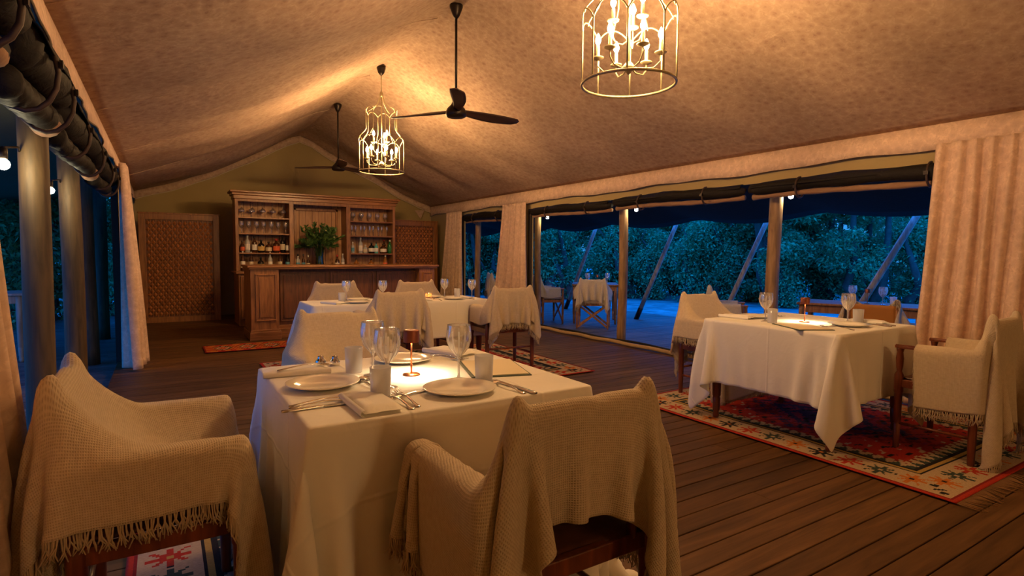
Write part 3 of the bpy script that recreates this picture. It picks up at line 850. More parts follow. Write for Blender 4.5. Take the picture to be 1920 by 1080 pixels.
# right dining table chairs
ch3 = dup(chA, (4.20, 1.50, 0), .04, 'mahogany armchair with bare wooden arms at the right table beside the curtain')
th3 = make_throw(54, 46, 1.25, 1.02, -.27, .05, pull_seat, 30, 150, 9, .5, sides=True)
place_throw(th3, 4.20, 1.50, .04, 'cream fringed throw over the back of the armchair beside the big right curtain')
ch4 = dup(chA, (4.10, 3.14, 0), PI, 'mahogany armchair at the far side of the right dining table by the rope hem')
th4 = dup(thL, (4.10, 3.14, 0), PI)
place_throw(th4, 4.10, 3.14, PI, 'cream throw covering the chair at the far side of the right dining table')
# middle table chairs
ths = th3
ths_lab = [(1.80, 5.06, .03, 'near left', 'mahogany armchair from behind at the middle table, nearer the bar rug',
            'cream throw over the back of the left near chair of the middle table'),
           (3.06, 5.12, -.06, '', 'mahogany armchair from behind at the middle table by the tall curtain',
            'cream throw over the near chair of the middle table closest to the curtain'),
           (1.66, 6.22, PI, '', 'mahogany armchair on the far side of the middle table, left one',
            'cream throw over the far left chair of the middle table below the flower vase'),
           (2.62, 6.15, PI + .03, '', 'mahogany armchair on the far side of the middle table, right one',
            'cream throw over the far right chair of the middle table by the candle')]
thS = make_throw(46, 40, 1.04, .86, -.165, 0.0, pull_seat, 30, 150, 21, .5)
first = True
for x, y, rz, _, la, lb in ths_lab:
    dup(chA, (x, y, 0), rz, la)
    if first: place_throw(thS, x, y, rz, lb); first = False
    else: dup(thS, (x, y, 0), rz, lb)
# veranda chairs (right deck at z=-.08)
GV = 'teak veranda armchairs'
chO = make_chair('outdoor', 'teak veranda armchair with crossed legs seen from behind in the long opening', GV)
chO.location = (6.45, 7.62, -.08); chO.rotation_euler = (0, 0, -PI / 4)
def outchair(x, y, rz, la, lb, th):
    if la: dup(chO, (x, y, -.08), rz, la)
    o = dup(th, (x, y, -.08), rz, lb)
outchair(6.45, 7.62, -PI / 4, None, 'cream throw on the crossed-leg veranda chair left of the wooden post', thS)
outchair(6.20, 8.62, -PI * .60, 'teak veranda armchair standing sideways left of the crossed-leg chair outside', 'cream throw on the sideways veranda chair outside', thS)
th5 = make_throw(44, 30, 1.04, .56, .02, .05, pull_seat, 30, 120, 31, .5)
place_throw(th5, 5.95, 2.72, -1.45, 'cream throw on the orange canvas veranda chair by the big right curtain'); th5.location.z = -.08
dup(chO, (5.95, 2.72, -.08), -1.45, 'teak veranda armchair with orange canvas back outside by the big right curtain')
outchair(6.35, 4.75, -2.45, 'teak veranda armchair outside just right of the lamp post pole', 'cream throw on the veranda chair just right of the lamp post pole', thS)
outchair(6.15, 10.3, -1.9, 'teak veranda armchair seen through the small far window', 'cream throw on the veranda chair seen through the small far window', thS)
print('throws', _t.time() - _t0)

# ------------------------------------------------------------------ dining tables with cloths
def table_frame(name, label, cx, cy, w, d, h, W, group=None, rz=0, zb=0, apron=.09):
    t = thing(name, label, 'table', (cx, cy, zb), rz, group)
    obj('tabletop', MB().bx(-w / 2 + .018, w / 2 - .018, -d / 2 + .018, d / 2 - .018, h - .03, h - .001), W, t, bevel=.008)
    ap = MB()
    for s_ in (-1, 1):
        ap.bx(-w / 2 + .05, w / 2 - .05, s_ * (d / 2 - .06) - .011, s_ * (d / 2 - .06) + .011, h - .03 - apron, h - .03)
        ap.bx(s_ * (w / 2 - .06) - .011, s_ * (w / 2 - .06) + .011, -d / 2 + .05, d / 2 - .05, h - .03 - apron, h - .03)
    obj('apron', ap, W, t, bevel=.003)
    for a in (-1, 1):
        for b_ in (-1, 1):
            pr = [(.016, 0), (.024, .03), (.019, .06), (.025, .07), (.028, .16), (.024, .17), (.030, .18), (.034, h - .16), (.034, h - .031)]
            obj('leg', MB().lathe(pr, (a * (w / 2 - .07), b_ * (d / 2 - .07), 0), 14), W, t, smooth=True)
    return t
def tablecloth(cx, cy, w, d, h, drop, sp, label, seed, steps=150, obst=(), fl=.45):
    """cloth whose grid lines meet the table edge, so the rim stays crisp; the overhang is simulated"""
    e = .014; W2, D2 = w / 2 + e, d / 2 + e
    nx, ny = round(2 * W2 / sp), round(2 * D2 / sp); su, sv = 2 * W2 / nx, 2 * D2 / ny
    kx, ky = round(drop / su), round(drop / sv); nu, nv = nx + 1 + 2 * kx, ny + 1 + 2 * ky
    P = np.zeros((nu, nv, 3))
    for i in range(nu):
        for j in range(nv): P[i, j] = ((i - kx) * su - W2, (j - ky) * sv - D2, h + .006)
    fixed = (np.abs(P[..., 0]) <= W2 + 1e-4) & (np.abs(P[..., 1]) <= D2 + 1e-4)
    rnd_ = np.random.RandomState(seed)
    ox = np.maximum(0, np.abs(P[..., 0]) - W2); oy = np.maximum(0, np.abs(P[..., 1]) - D2)
    P[..., 0] -= np.sign(P[..., 0]) * ox * fl; P[..., 1] -= np.sign(P[..., 1]) * oy * fl
    P[..., 2] -= (ox + oy) * (.75 + (fl - .45) * .5); P[..., 2] = np.maximum(P[..., 2], .02)
    # a cloth never hangs perfectly square: slight push of the long sides
    P[..., 0] += np.where(ox > 0, .01 * np.sin(P[..., 1] * 7 + seed), 0); P[..., 1] += np.where(oy > 0, .01 * np.sin(P[..., 0] * 6 + seed), 0)
    boxes = [((0, 0, h / 2 - .004), (w / 2, d / 2, h / 2 - .004))] + list(obst)
    P = drape(P, su, sv, boxes, steps=steps, th=.012, fric=.35, seed=seed, bend=.10, iters=10, fixed=fixed)
    o = cloth_mesh('tablecloth', P, su, sv, M_LINEN, None, 1, .003)
    me = o.data; cr = me.attributes.new('crease_edge', 'FLOAT', 'EDGE')
    vals = np.zeros(len(me.edges), np.float32)
    def on_rim(v):
        i, j = divmod(v, nv); inx = kx <= i <= kx + nx; iny = ky <= j <= ky + ny
        return (inx and iny) and (i in (kx, kx + nx) or j in (ky, ky + ny))
    for n_, ed in enumerate(me.edges):
        if on_rim(ed.vertices[0]) and on_rim(ed.vertices[1]): vals[n_] = .75
    cr.data.foreach_set('value', vals)
    o.location = (cx, cy, 0); tag(o, label, 'tablecloth', 'white tablecloths')
    return o
GTB = 'mahogany dining tables'
TH = .742
table_frame('dining_table', 'dining table in the foreground hidden under a long white cloth', .805, 1.985, .97, .91, TH, M_CHAIR, GTB)
tablecloth(.805, 1.985, .95, .89, TH, .61, .030, 'long white tablecloth on the front table reaching almost to the floor', 2, 170, [((-.945, .06, .34), (.30, .34, .34)), ((.075, -.80, .34), (.30, .30, .34))], fl=.82)
table_frame('dining_table', 'dining table on the red kilim at the right with its turned legs showing', 3.89, 2.27, .96, .98, TH, M_CHAIR, GTB)
tablecloth(3.89, 2.27, .94, .96, TH, .41, .030, 'white tablecloth on the right table with a long folded corner hanging down', 4, 150)
MH = .712
table_frame('dining_table', 'long dining table in front of the bar under a white cloth', 2.09, 5.64, 1.84, .62, MH, M_CHAIR, GTB)
tablecloth(2.09, 5.64, 1.82, .60, MH, .36, .038, 'white tablecloth on the long middle table in front of the bar', 6, 130)
print('cloths', _t.time() - _t0)
table_frame('veranda_table', 'square teak veranda table behind the crossed-leg chair outside', 7.05, 8.30, .9, .9, .74, M_CHAIR2, 'teak veranda tables', -PI / 4 + .1, -.08)
table_frame('veranda_table', 'long teak veranda table outside behind the right dining table', 7.05, 3.45, .7, 1.3, .74, M_CHAIR2, 'teak veranda tables', .35, -.08)
table_frame('veranda_table', 'dark veranda table on the left deck behind the timber poles', -2.0, 8.75, 1.3, .7, .80, M_POSTG, 'teak veranda tables', 0, -.08)
# ------------------------------------------------------------------ chandeliers and fans
def arcpts(r, a0, a1, z0, rise, n=12):
    return [(r * math.cos(a0 + (a1 - a0) * k / n), r * math.sin(a0 + (a1 - a0) * k / n), z0 + rise * math.sin(PI * k / n) ** .75) for k in range(n + 1)]
def make_chandelier(label):
    t = thing('lantern_chandelier', label, 'chandelier', (RX, 2.55, 0), 0)
    z0 = 2.24; R1, R2, nb = .278, .195, 8
    ring = [(R1 * math.cos(2 * PI * k / 48), R1 * math.sin(2 * PI * k / 48), z0) for k in range(48)]
    obj('bottom_ring', MB().tube(ring, .0085, 8, closed=True), M_BRASS, t, smooth=True)
    br = MB()
    for k in range(nb):
        a = 2 * PI * k / nb; da = PI / nb
        p = lambda r, an, z: (r * math.cos(an), r * math.sin(an), z)
        br.tube([p(R1, a, z0), p(R1, a, z0 + .33)], .0055, 6)
        br.tube(arcpts(R1, a, a + 2 * da, z0 + .33, .085), .0050, 6)
        # shoulder sweeping inwards from the arch crown to the upper tier
        am = a + da; pts = []
        for i in range(9):
            u = i / 8; s_ = u * u * (3 - 2 * u)
            pts.append(p(R1 + (R2 - R1) * s_, am, z0 + .40 + .13 * u))
        pts += [p(R2, am, z0 + .60), p(R2, am, z0 + .72)]
        br.tube(pts, .0050, 6)
        br.tube(arcpts(R2, am, am + 2 * da, z0 + .72, .055, 10), .0045, 6)
    obj('cage', br, M_BRASS, t, smooth=True)
    cr_ = MB()
    for k in range(4):
        a = 2 * PI * k / 4 + .39; pts = []
        for i in range(12):
            u = i / 11
            pts.append((R2 * math.cos(a) * (1 - u) ** 1.0 * (1 - .45 * math.sin(PI * u)), R2 * math.sin(a) * (1 - u) * (1 - .45 * math.sin(PI * u)), z0 + .77 + .19 * u))
        cr_.tube(pts, .005, 6)
    obj('crown', cr_, M_BRASS, t, smooth=True)
    obj('rod', MB().tube([(0, 0, z0 + .96), (0, 0, 3.50)], .006, 8).lathe([(.02, z0 + .93), (.026, z0 + .96), (.012, z0 + 1.0)], (0, 0, 0), 12), M_BRASS, t, smooth=True)
    obj('ceiling_cup', MB().lathe([(.012, 3.44), (.04, 3.47), (.055, 3.52), (.055, 3.545)], (0, 0, 0), 20), M_BLACK, t, smooth=True)
    ar = MB(); ar.tube([(0, 0, z0 + .10), (0, 0, z0 + .96)], .007, 8)
    ar.lathe([(.004, z0 + .055), (.018, z0 + .07), (.036, z0 + .09), (.040, z0 + .10), (.012, z0 + .13)], (0, 0, 0), 16)
    obj('centre_stem', ar, M_BRASS, t, smooth=True)
    spots = [(.185, 2 * PI * k / 6 + .2, z0 + .165) for k in range(6)] + [(.10, 2 * PI * k / 3 + .6, z0 + .36) for k in range(3)]
    for r, a, zc in spots:
        c, s_ = math.cos(a), math.sin(a); zb = zc - .055 if r > .15 else zc - .10
        obj('candle_arm', MB().tube([(0, 0, zb + .0), (c * r * .4, s_ * r * .4, zb - .03), (c * r * .8, s_ * r * .8, zb - .025), (c * r, s_ * r, zb + .01), (c * r, s_ * r, zc)], .0048, 6), M_BRASS, t, smooth=True)
        cd = obj('candle_sleeve', MB().lathe([(.012, zc + .004), (.011, zc + .008), (.0105, zc + .075), (.006, zc + .08)], (c * r, s_ * r, 0), 10).lathe([(.010, zc - .01), (.034, zc + .002), (.036, zc + .008), (.012, zc + .006)], (c * r, s_ * r, 0), 14), M_BRASS, t, smooth=True)
        obj('bulb', MB().lathe([(.006, zc + .082), (.015, zc + .098), (.0165, zc + .112), (.010, zc + .133), (.001, zc + .15)], (c * r, s_ * r, 0), 8), M_BULB, cd, smooth=True)
    return t
c1 = make_chandelier('large gilt cage chandelier with lit candle bulbs at the top centre right')
dup(c1, (RX - .01, 6.98, 0), .3, 'smaller looking gilt cage chandelier farther back, left of the middle fan')

dup(c1, (RX, -4.5, 0), .7, 'unseen gilt cage chandelier added behind the viewer for warm fill light')  # added, never in view: lends warm fill light to the near faces

def make_fan(label, loc, rz):
    t = thing('ceiling_fan', label, 'fan', loc, rz, 'dark three-blade ceiling fans')
    obj('motor_housing', MB().lathe([(.02, 2.505), (.085, 2.508), (.098, 2.52), (.100, 2.55), (.085, 2.585), (.05, 2.62), (.03, 2.66), (.018, 2.69)], (0, 0, 0), 28), M_BLACK, t, smooth=True)
    obj('down_rod', MB().tube([(0, 0, 2.66), (0, 0, 3.50)], .012, 10), M_BLACK, t, smooth=True)
    obj('ceiling_cup', MB().lathe([(.016, 3.42), (.035, 3.45), (.062, 3.52), (.062, 3.54)], (0, 0, 0), 20), M_BLACK, t, smooth=True)
    for k in range(3):
        a = 2 * PI * k / 3; P = []
        for i in range(16):
            u = i / 15; r = .07 + .66 * u
            w = .030 + .040 * math.sin(min(1, u * 1.15) * PI * .62) ** 1.2 * (1 - .0 * u)
            if u > .88: w *= math.sqrt(max(.02, 1 - ((u - .88) / .125) ** 2))
            tw = -math.radians(34 - 25 * u); row = []
            for j in range(7):
                q = (j / 6 - .5) * 2; x = r; y = q * w + .012 * math.sin(PI * u); z = 2.56 + math.sin(tw) * q * w + .03 * u * 0 + .006 * (1 - q * q)
                y = math.cos(tw) * q * w + .02 * math.sin(PI * u)
                row.append((x * math.cos(a) - y * math.sin(a), x * math.sin(a) + y * math.cos(a), z))
            P.append(row)
        o = obj('blade', MB().grid(P), simple('dark_walnut_blade', (.045, .022, .015), .45) if 'dark_walnut_blade' not in bpy.data.materials else bpy.data.materials['dark_walnut_blade'], t, smooth=True)
        q = o.modifiers.new('s', 'SOLIDIFY'); q.thickness = .010; q.offset = 0
    return t
f1 = make_fan('dark three-blade ceiling fan in the middle, nearest the viewer', (RX, 4.88, 0), math.radians(4))
dup(f1, (RX, 9.08, 0), math.radians(20), 'dark three-blade ceiling fan farther back above the bar')

# ------------------------------------------------------------------ bar counter and back bar
def raised_panel(mb, x0, x1, y, z0, z1, s=-1):
    """frame and raised field on a face at y looking along s"""
    mb.bx(x0, x1, y + s * .0, y + s * .012, z0, z1)
    f = .016
    for a, b_, c, d in ((x0 - .012, x0 + .006, z0, z1), (x1 - .006, x1 + .012, z0, z1), (x0 - .012, x1 + .012, z0 - .012, z0 + .006), (x0 - .012, x1 + .012, z1 - .006, z1 + .012)): mb.bx(a, b_, y, y + s * .026, c, d)
    mb.bx(x0 + .035, x1 - .035, y + s * .006, y + s * .026, z0 + .035, z1 - .035)
t = thing('bar_counter', 'red brown wooden bar counter with panelled pillars in front of the shelves', 'bar', (0, 0, 0))
x0, x1, y0, y1 = 1.00, 3.70, 8.30, 8.98
obj('worktop', MB().bx(x0 - .04, x1 + .06, y0 - .05, y1 + .03, 1.0, 1.03).bx(x0 - .02, x1 + .04, y0 - .03, y1 + .01, .975, 1.0), M_BARH, t, bevel=.006)
for a, b_ in ((x0, x0 + .36), (x1 - .26, x1)):
    p = obj('end_pillar', MB().bx(a, b_, y0, y1, .14, .975), M_BAR, t, bevel=.004)
    mb = MB(); raised_panel(mb, a + .07, b_ - .05, y0, .28, .90); obj('raised_panel', mb, M_BAR, p, bevel=.004)
    obj('plinth', MB().bx(a - .02, b_ + .02, y0 - .025, y1, 0, .12).bx(a - .01, b_ + .01, y0 - .012, y1, .12, .15), M_BARH, p, bevel=.006)
fp = obj('front_panel', MB().bx(x0 + .36, x1 - .26, y0 + .17, y0 + .20, .10, .975), M_BARD, t)
mb = MB()
for k in range(3):
    a = x0 + .38 + k * .70; raised_panel(mb, a + .03, a + .66, y0 + .17, .24, .92)
obj('raised_panel', mb, M_BARD, fp, bevel=.004)
obj('foot_rail', MB().bx(x0 + .36, x1 - .26, y0 + .08, y0 + .17, 0, .14).bx(x0 + .36, x1 - .26, y0 + .10, y0 + .17, .14, .18), M_BARH, t, bevel=.006)

t = thing('back_bar_cabinet', 'tall open wooden back bar cabinet with three bays and a moulded cornice', 'cabinet', (0, 0, 0))
X0, X1, Y0, Y1 = 1.04, 3.82, 10.40, 10.78
D1, D2 = 1.93, 2.92
obj('cornice', MB().bx(X0 - .02, X1 + .02, Y0 - .02, Y1, 2.10, 2.16).bx(X0 - .045, X1 + .045, Y0 - .045, Y1, 2.16, 2.20).bx(X0 - .075, X1 + .075, Y0 - .075, Y1, 2.20, 2.235), M_BARH, t, bevel=.008)
for xa, w in ((X0 + .025, .05), (D1, .075), (D2, .075), (X1 - .025, .05)):
    obj('upright', MB().bx(xa - w / 2, xa + w / 2, Y0, Y1 - .02, .88, 2.10), M_BAR, t, bevel=.004)
obj('back_boards', MB().bx(X0, X1, Y1 - .02, Y1, .88, 2.10), M_SHELFB, t)
tb = MB()
x = X0 + .05
while x < X1: tb.bx(x, x + .008, Y1 - .024, Y1 - .019, .9, 2.1); x += .115
obj('board_groove', tb, M_BARD, t)
mb = MB(); mb.bx(D1 + .10, D1 + .15, Y1 - .05, Y1 - .02, .9, 2.02); mb.bx(D2 - .15, D2 - .10, Y1 - .05, Y1 - .02, .9, 2.02); mb.bx(D1 + .10, D2 - .10, Y1 - .05, Y1 - .02, 1.97, 2.03)
obj('panel_frame', mb, M_BAR, t, bevel=.006)
LS = [1.80, 1.53, 1.20]
for z in LS:
    obj('shelf', MB().bx(X0 + .05, D1 - .037, Y0 + .01, Y1 - .02, z - .022, z), M_BARH, t, bevel=.003)
    obj('shelf', MB().bx(D2 + .037, X1 - .05, Y0 + .01, Y1 - .02, z - .022, z), M_BARH, t, bevel=.003)
obj('head_rail', MB().bx(X0 + .05, D1 - .03, Y0, Y0 + .02, 2.06, 2.10).bx(D1 + .03, D2 - .03, Y0, Y0 + .02, 2.05, 2.10).bx(D2 + .03, X1 - .05, Y0, Y0 + .02, 2.04, 2.10), M_BAR, t)
obj('worktop', MB().bx(X0 - .04, X1 + .04, 10.02, Y1, .855, .89), M_BARH, t, bevel=.006)
base = obj('base_cupboard', MB().bx(X0, X1, 10.08, Y1, 0, .855), M_BAR, t, bevel=.004)
mb = MB()
for k in range(5): raised_panel(mb, X0 + .04 + k * .55, X0 + .04 + k * .55 + .49, 10.08, .12, .80)
obj('cupboard_door', mb, M_BAR, base, bevel=.004)

# ------------------------------------------------------------------ glasses and bottles
def glass_obj(name, prof, label, cat, mat, group, n=16, foot=None):
    o = obj(name, MB().lathe(prof, (0, 0, 0), n, (True, False)), mat, None, smooth=True)
    tag(o, label, cat, group); return o
def place(o, x, y, z, label=None, first=False, rz=0, flip=False):
    c = o if first else o.copy()
    if not first: COL.objects.link(c)
    c.location = (x, y, z); c.rotation_euler = (PI if flip else 0, 0, rz)
    if label: c['label'] = label
    return c
WINE = [(.034, 0), (.034, .002), (.006, .006), (.0045, .012), (.0045, .075), (.008, .083), (.024, .10), (.036, .125), (.040, .150), (.038, .180), (.034, .205)]
COUPE = [(.030, 0), (.030, .002), (.004, .008), (.004, .075), (.014, .085), (.040, .110), (.046, .135), (.045, .145)]
TUMB = [(.028, 0), (.030, .002), (.034, .09), (.0355, .10)]
FLUTE = [(.026, 0), (.026, .002), (.004, .008), (.004, .07), (.012, .08), (.021, .13), (.020, .19)]
def ordn(i, n):
    return 'leftmost' if i == 0 else ('rightmost' if i == n - 1 else ('second', 'third', 'fourth', 'fifth', 'sixth', 'seventh', 'eighth')[i - 1] + ' from the left')
def row_glasses(name, prof, n, xf, yf, z, mat, group, text, flip=False):
    g = glass_obj(name, prof, '', 'glass', mat, group)
    for i in range(n):
        q = place(g, xf(i), yf(i), z, text + ', ' + ordn(i, n), i == 0, 0, flip); q['group'] = group
row_glasses('coupe_glass', COUPE, 5, lambda i: X0 + .12 + i * .165, lambda i: 10.56, 2.045, M_CUT, 'hanging coupes in the left bay', 'upside down coupe glass hanging in the left bay', True)
row_glasses('coupe_glass', COUPE, 5, lambda i: X0 + .12 + i * .165, lambda i: 10.66, 1.802, M_CUT, 'standing coupes in the left bay', 'coupe glass standing on the left top shelf')
row_glasses('wine_glass', WINE, 7, lambda i: X0 + .11 + i * .118, lambda i: 10.55 + .04 * (i % 2), 1.532, M_CUT, 'wine glasses on the left second shelf', 'wine glass on the left second shelf')
row_glasses('balloon_glass', [(.03, 0), (.03, .002), (.005, .008), (.005, .05), (.03, .07), (.045, .105), (.043, .14), (.034, .165)], 5, lambda i: D2 + .13 + i * .155, lambda i: 10.55, 1.802, M_CUT, 'balloon glasses on the right top shelf', 'balloon glass on the right top shelf')
row_glasses('flute_glass', FLUTE, 9, lambda i: D2 + .10 + i * .085, lambda i: 10.54 + .05 * (i % 2), 1.532, M_CUT, 'flutes on the right second shelf', 'tall flute on the right second shelf')
def bottle(x, y, z, h, r, glass, lab, capc, words, labc=None, slim=.33):
    t = thing('liquor_bottle', words, 'bottle', (x, y, z), 0)
    h *= 1.08; r *= 1.14
    mg = bpy.data.materials.get('bottle_' + glass[0]) or simple('bottle_' + glass[0], glass[1], .12, 0, .6)
    ml = bpy.data.materials.get('paper_' + lab[0]) or simple('paper_' + lab[0], lab[1], .7)
    mc = bpy.data.materials.get('stopper_' + capc[0]) or simple('stopper_' + capc[0], capc[1], .5)
    obj('body', MB().lathe([(r * .9, 0), (r, .004), (r, h * .58), (r * .85, h * .66), (r * slim, h * .76), (r * slim, h * .93)], (0, 0, 0), 14), mg, t, smooth=True)
    obj('paper_label', MB().lathe([(r * 1.02, h * .16), (r * 1.03, h * .17), (r * 1.03, h * .48), (r * 1.02, h * .49)], (0, 0, 0), 14, (False, False)), ml, t, smooth=True)
    obj('stopper', MB().lathe([(r * slim * 1.15, h * .88), (r * slim * 1.2, h * .89), (r * slim * 1.15, h), (r * .1, h * 1.003)], (0, 0, 0), 10), mc, t, smooth=True)
BR = ('brown', (.06, .02, .008)); DKB = ('black', (.012, .01, .008)); AM = ('amber', (.30, .11, .02)); CL = ('clear', (.42, .42, .40)); GRN = ('green', (.015, .14, .04)); TEA = ('teal', (.10, .40, .38)); RED = ('red', (.45, .03, .015))
WH = ('white', (.72, .68, .58)); CR = ('cream', (.60, .50, .32)); GO = ('gold', (.55, .36, .10)); ORR = ('orange', (.65, .12, .03)); BL = ('blue', (.10, .28, .38))
K = ('black', (.02, .015, .012)); SV = ('silver', (.6, .58, .52))
row = [(.095, .20, .030, BR, ORR, K, 'small brown bottle with orange label at the left end of the third shelf'),
       (.175, .30, .036, CL, WH, SV, 'tall clear bottle with long white label on the left third shelf'),
       (.285, .28, .036, BR, WH, K, 'brown bottle with slanted white label on the left third shelf'),
       (.39, .22, .048, DKB, GO, K, 'squat dark bottle with golden label on the left third shelf'),
       (.51, .19, .046, BR, CR, K, 'short wide brown bottle with cream label on the left third shelf'),
       (.635, .24, .050, BR, ORR, RED, 'round bottle with bright red label on the left third shelf'),
       (.735, .31, .036, DKB, CR, K, 'tall black bottle with small cream label on the left third shelf'),
       (.82, .27, .030, BR, WH, K, 'brown bottle with white label at the right end of the left third shelf')]
for dx, h, r, g, l, c, w in row: bottle(X0 + .02 + dx, 10.53, 1.20, h * .93, r, g, l, c, w)
row = [(.09, .31, .032, BR, WH, SV, 'tall brown bottle with white label low at the left bay corner'),
       (.22, .30, .030, BR, CR, SV, 'silver topped brown bottle standing low in the left bay'),
       (.37, .22, .045, DKB, GO, K, 'squat black bottle half hidden by the counter in the left bay'),
       (.52, .30, .032, CL, WH, SV, 'clear bottle with white stopper low in the left bay'),
       (.68, .30, .032, BR, CR, RED, 'bottle with red neck low in the left bay'),
       (.81, .29, .036, DKB, BL, K, 'dark bottle with blue label low in the left bay')]
for dx, h, r, g, l, c, w in row: bottle(X0 + .02 + dx, 10.46, .89, h, r, g, l, c, w)
row = [(.05, .22, .028, CL, BL, SV, 'slim clear bottle with blue label on the right third shelf'),
       (.20, .31, .034, CL, WH, SV, 'tall clear bottle with silver neck on the right third shelf'),
       (.29, .17, .036, CL, CR, SV, 'short clear bottle on the right third shelf'),
       (.41, .21, .050, DKB, WH, K, 'dark round bottle with white label on the right third shelf'),
       (.50, .22, .034, TEA, WH, K, 'pale teal bottle on the right third shelf'),
       (.64, .19, .055, BR, WH, K, 'wide brown bottle with white label on the right third shelf'),
       (.69, .28, .030, BR, CR, RED, 'bottle with red stopper behind the wide brown one'),
       (.77, .27, .038, GRN, GRN, SV, 'bright green bottle at the right end of the right third shelf')]
for i, (dx, h, r, g, l, c, w) in enumerate(row): bottle(D2 + .06 + dx, 10.52 + (.1 if i == 6 else 0), 1.20, h * .9, r, g, l, c, w)
for dx, h, r, g, l, c, w in [(.10, .20, .04, AM, GO, K, 'short amber bottle low in the right bay'), (.38, .19, .05, AM, ORR, K, 'round amber bottle low in the middle of the right bay'), (.66, .26, .035, AM, ORR, SV, 'orange labelled bottle low at the right of the right bay')]:
    bottle(D2 + .06 + dx, 10.46, .89, h, r, g, l, c, w)
for x_, h, r, g, l, c, w in [(2.02, .27, .03, CL, BL, K, 'small bottle on the back counter left of the vase'), (2.11, .27, .028, BR, BL, K, 'dark bottle on the back counter beside the vase'), (2.19, .25, .028, BR, CR, SV, 'brown bottle with cream label next to the vase'),
                             (2.70, .26, .034, BR, WH, RED, 'white labelled bottle with red top right of the vase'), (2.80, .28, .026, CL, WH, SV, 'slim bottle with white neck right of the vase')]:
    bottle(x_, 10.36, .89, h, r, g, l, c, w)

# ------------------------------------------------------------------ vase with foliage on the back counter
VX, VY = 2.37, 10.28
t = thing('flower_vase', 'tall clear glass vase of leafy green branches on the back counter', 'vase', (VX, VY, .89))
obj('vessel', MB().lathe([(.07, 0), (.078, .006), (.072, .12), (.062, .24), (.072, .36), (.10, .43)], (0, 0, 0), 20, (True, False)), glassmat('green_tinted_glass', (.75, .85, .75)), t, smooth=True)
rnd = random.Random(4); st = MB(); lv = MB(); fl_ = MB()
def leaf(mb, p, d, ln, w, rnd):
    d = d.normalized(); s_ = d.cross(Vector((rnd.uniform(-1, 1), rnd.uniform(-1, 1), rnd.uniform(-.3, 1))))
    if s_.length < .01: s_ = Vector((1, 0, 0))
    s_.normalize(); n_ = d.cross(s_)
    a = p; b1 = p + d * ln * .5 + s_ * w * .5 + n_ * w * .12; b2 = p + d * ln * .5 - s_ * w * .5 + n_ * w * .12; m_ = p + d * ln * .52; c_ = p + d * ln - Vector((0, 0, ln * .15))
    mb.add([a, b1, m_, b2, c_], [(0, 1, 2), (0, 2, 3), (1, 4, 2), (2, 4, 3)])
for k in range(40):
    a = rnd.uniform(0, 2 * PI); sp = rnd.uniform(.05, .46) * (1.25 if rnd.random() < .25 else 1); top = rnd.uniform(.55, .88) - sp * .35
    ex = Vector((math.cos(a) * sp, math.sin(a) * sp * .55, top))
    p0 = Vector((rnd.uniform(-.04, .04), rnd.uniform(-.04, .04), .02)); p1 = Vector((ex.x * .25, ex.y * .25, .42))
    P = [p0.lerp(p1, i / 4) for i in range(5)] + [p1.lerp(ex, i / 5) + Vector((0, 0, .03 * math.sin(PI * i / 5))) for i in range(1, 6)]
    st.tube(P, .004, 5)
    for i in range(46):
        u = rnd.uniform(.15, 1); q = p1.lerp(ex, u); d = (ex - p1).normalized() + Vector((rnd.uniform(-1, 1), rnd.uniform(-1, 1), rnd.uniform(-.4, .8)))
        leaf(lv, q, d, rnd.uniform(.055, .11), rnd.uniform(.026, .045), rnd)
    if k % 3 == 0: fl_.sphere(ex, .016, 8, 6)
obj('stems', st, M_LEAF2, t, smooth=True); obj('leaves', lv, M_LEAF2, t); obj('buds', fl_, simple('pale_green_bud', (.45, .50, .22), .7), t, smooth=True)

# ------------------------------------------------------------------ carved lattice screens
def screen(label, x0, x1, y, h, rz=0, base=0.0):
    t = thing('lattice_screen', label, 'screen', ((x0 + x1) / 2, y, 0), rz)
    w = (x1 - x0) / 2; fw = .095
    mb = MB()
    mb.bx(-w, -w + fw, -.025, .025, base, h).bx(w - fw, w, -.025, .025, base, h).bx(-w + fw, w - fw, -.025, .025, h - fw, h).bx(-w + fw, w - fw, -.025, .025, base, base + fw)
    mb.bx(-w - .01, w + .01, -.035, .035, h, h + .025)
    obj('frame', mb, M_BAR, t, bevel=.004)
    obj('backing', MB().bx(-w + fw, w - fw, .012, .022, base + fw, h - fw), M_BARD, t)
    mb = MB(); iw = 2 * (w - fw); ih = h - base - 2 * fw; nx = max(3, int(iw / .075)); nz = max(3, int(ih / .105)); dx = iw / nx; dz = ih / nz
    for i in range(nx):
        for j in range(nz * 2 - 1):
            cx = -w + fw + dx * (i + .5) + (dx / 2 if j % 2 else 0); cz = base + fw + dz * (j * .5 + .5)
            if cx > w - fw - .01: continue
            a, b_ = dx * .40, dz * .36
            # facetted lozenge
            mb.add([(cx - a, .0, cz), (cx, .0, cz + b_), (cx + a, .0, cz), (cx, .0, cz - b_), (cx, -.026, cz), (cx, .012, cz)],
                   [(0, 1, 4), (1, 2, 4), (2, 3, 4), (3, 0, 4), (1, 0, 5), (2, 1, 5), (3, 2, 5), (0, 3, 5)])
    for i in range(nx + 1):
        mb.bx(-w + fw + dx * i - .004, -w + fw + dx * i + .004, -.004, .006, base + fw, h - fw)
    obj('lattice', mb, M_LATT, t)
    return t
screen('carved wooden lattice screen standing left of the bar', -.33, .86, 11.2, 1.84, .0)
screen('carved wooden lattice screen half hidden behind the right end of the back bar', 4.02, 5.08, 11.25, 1.88, .0)
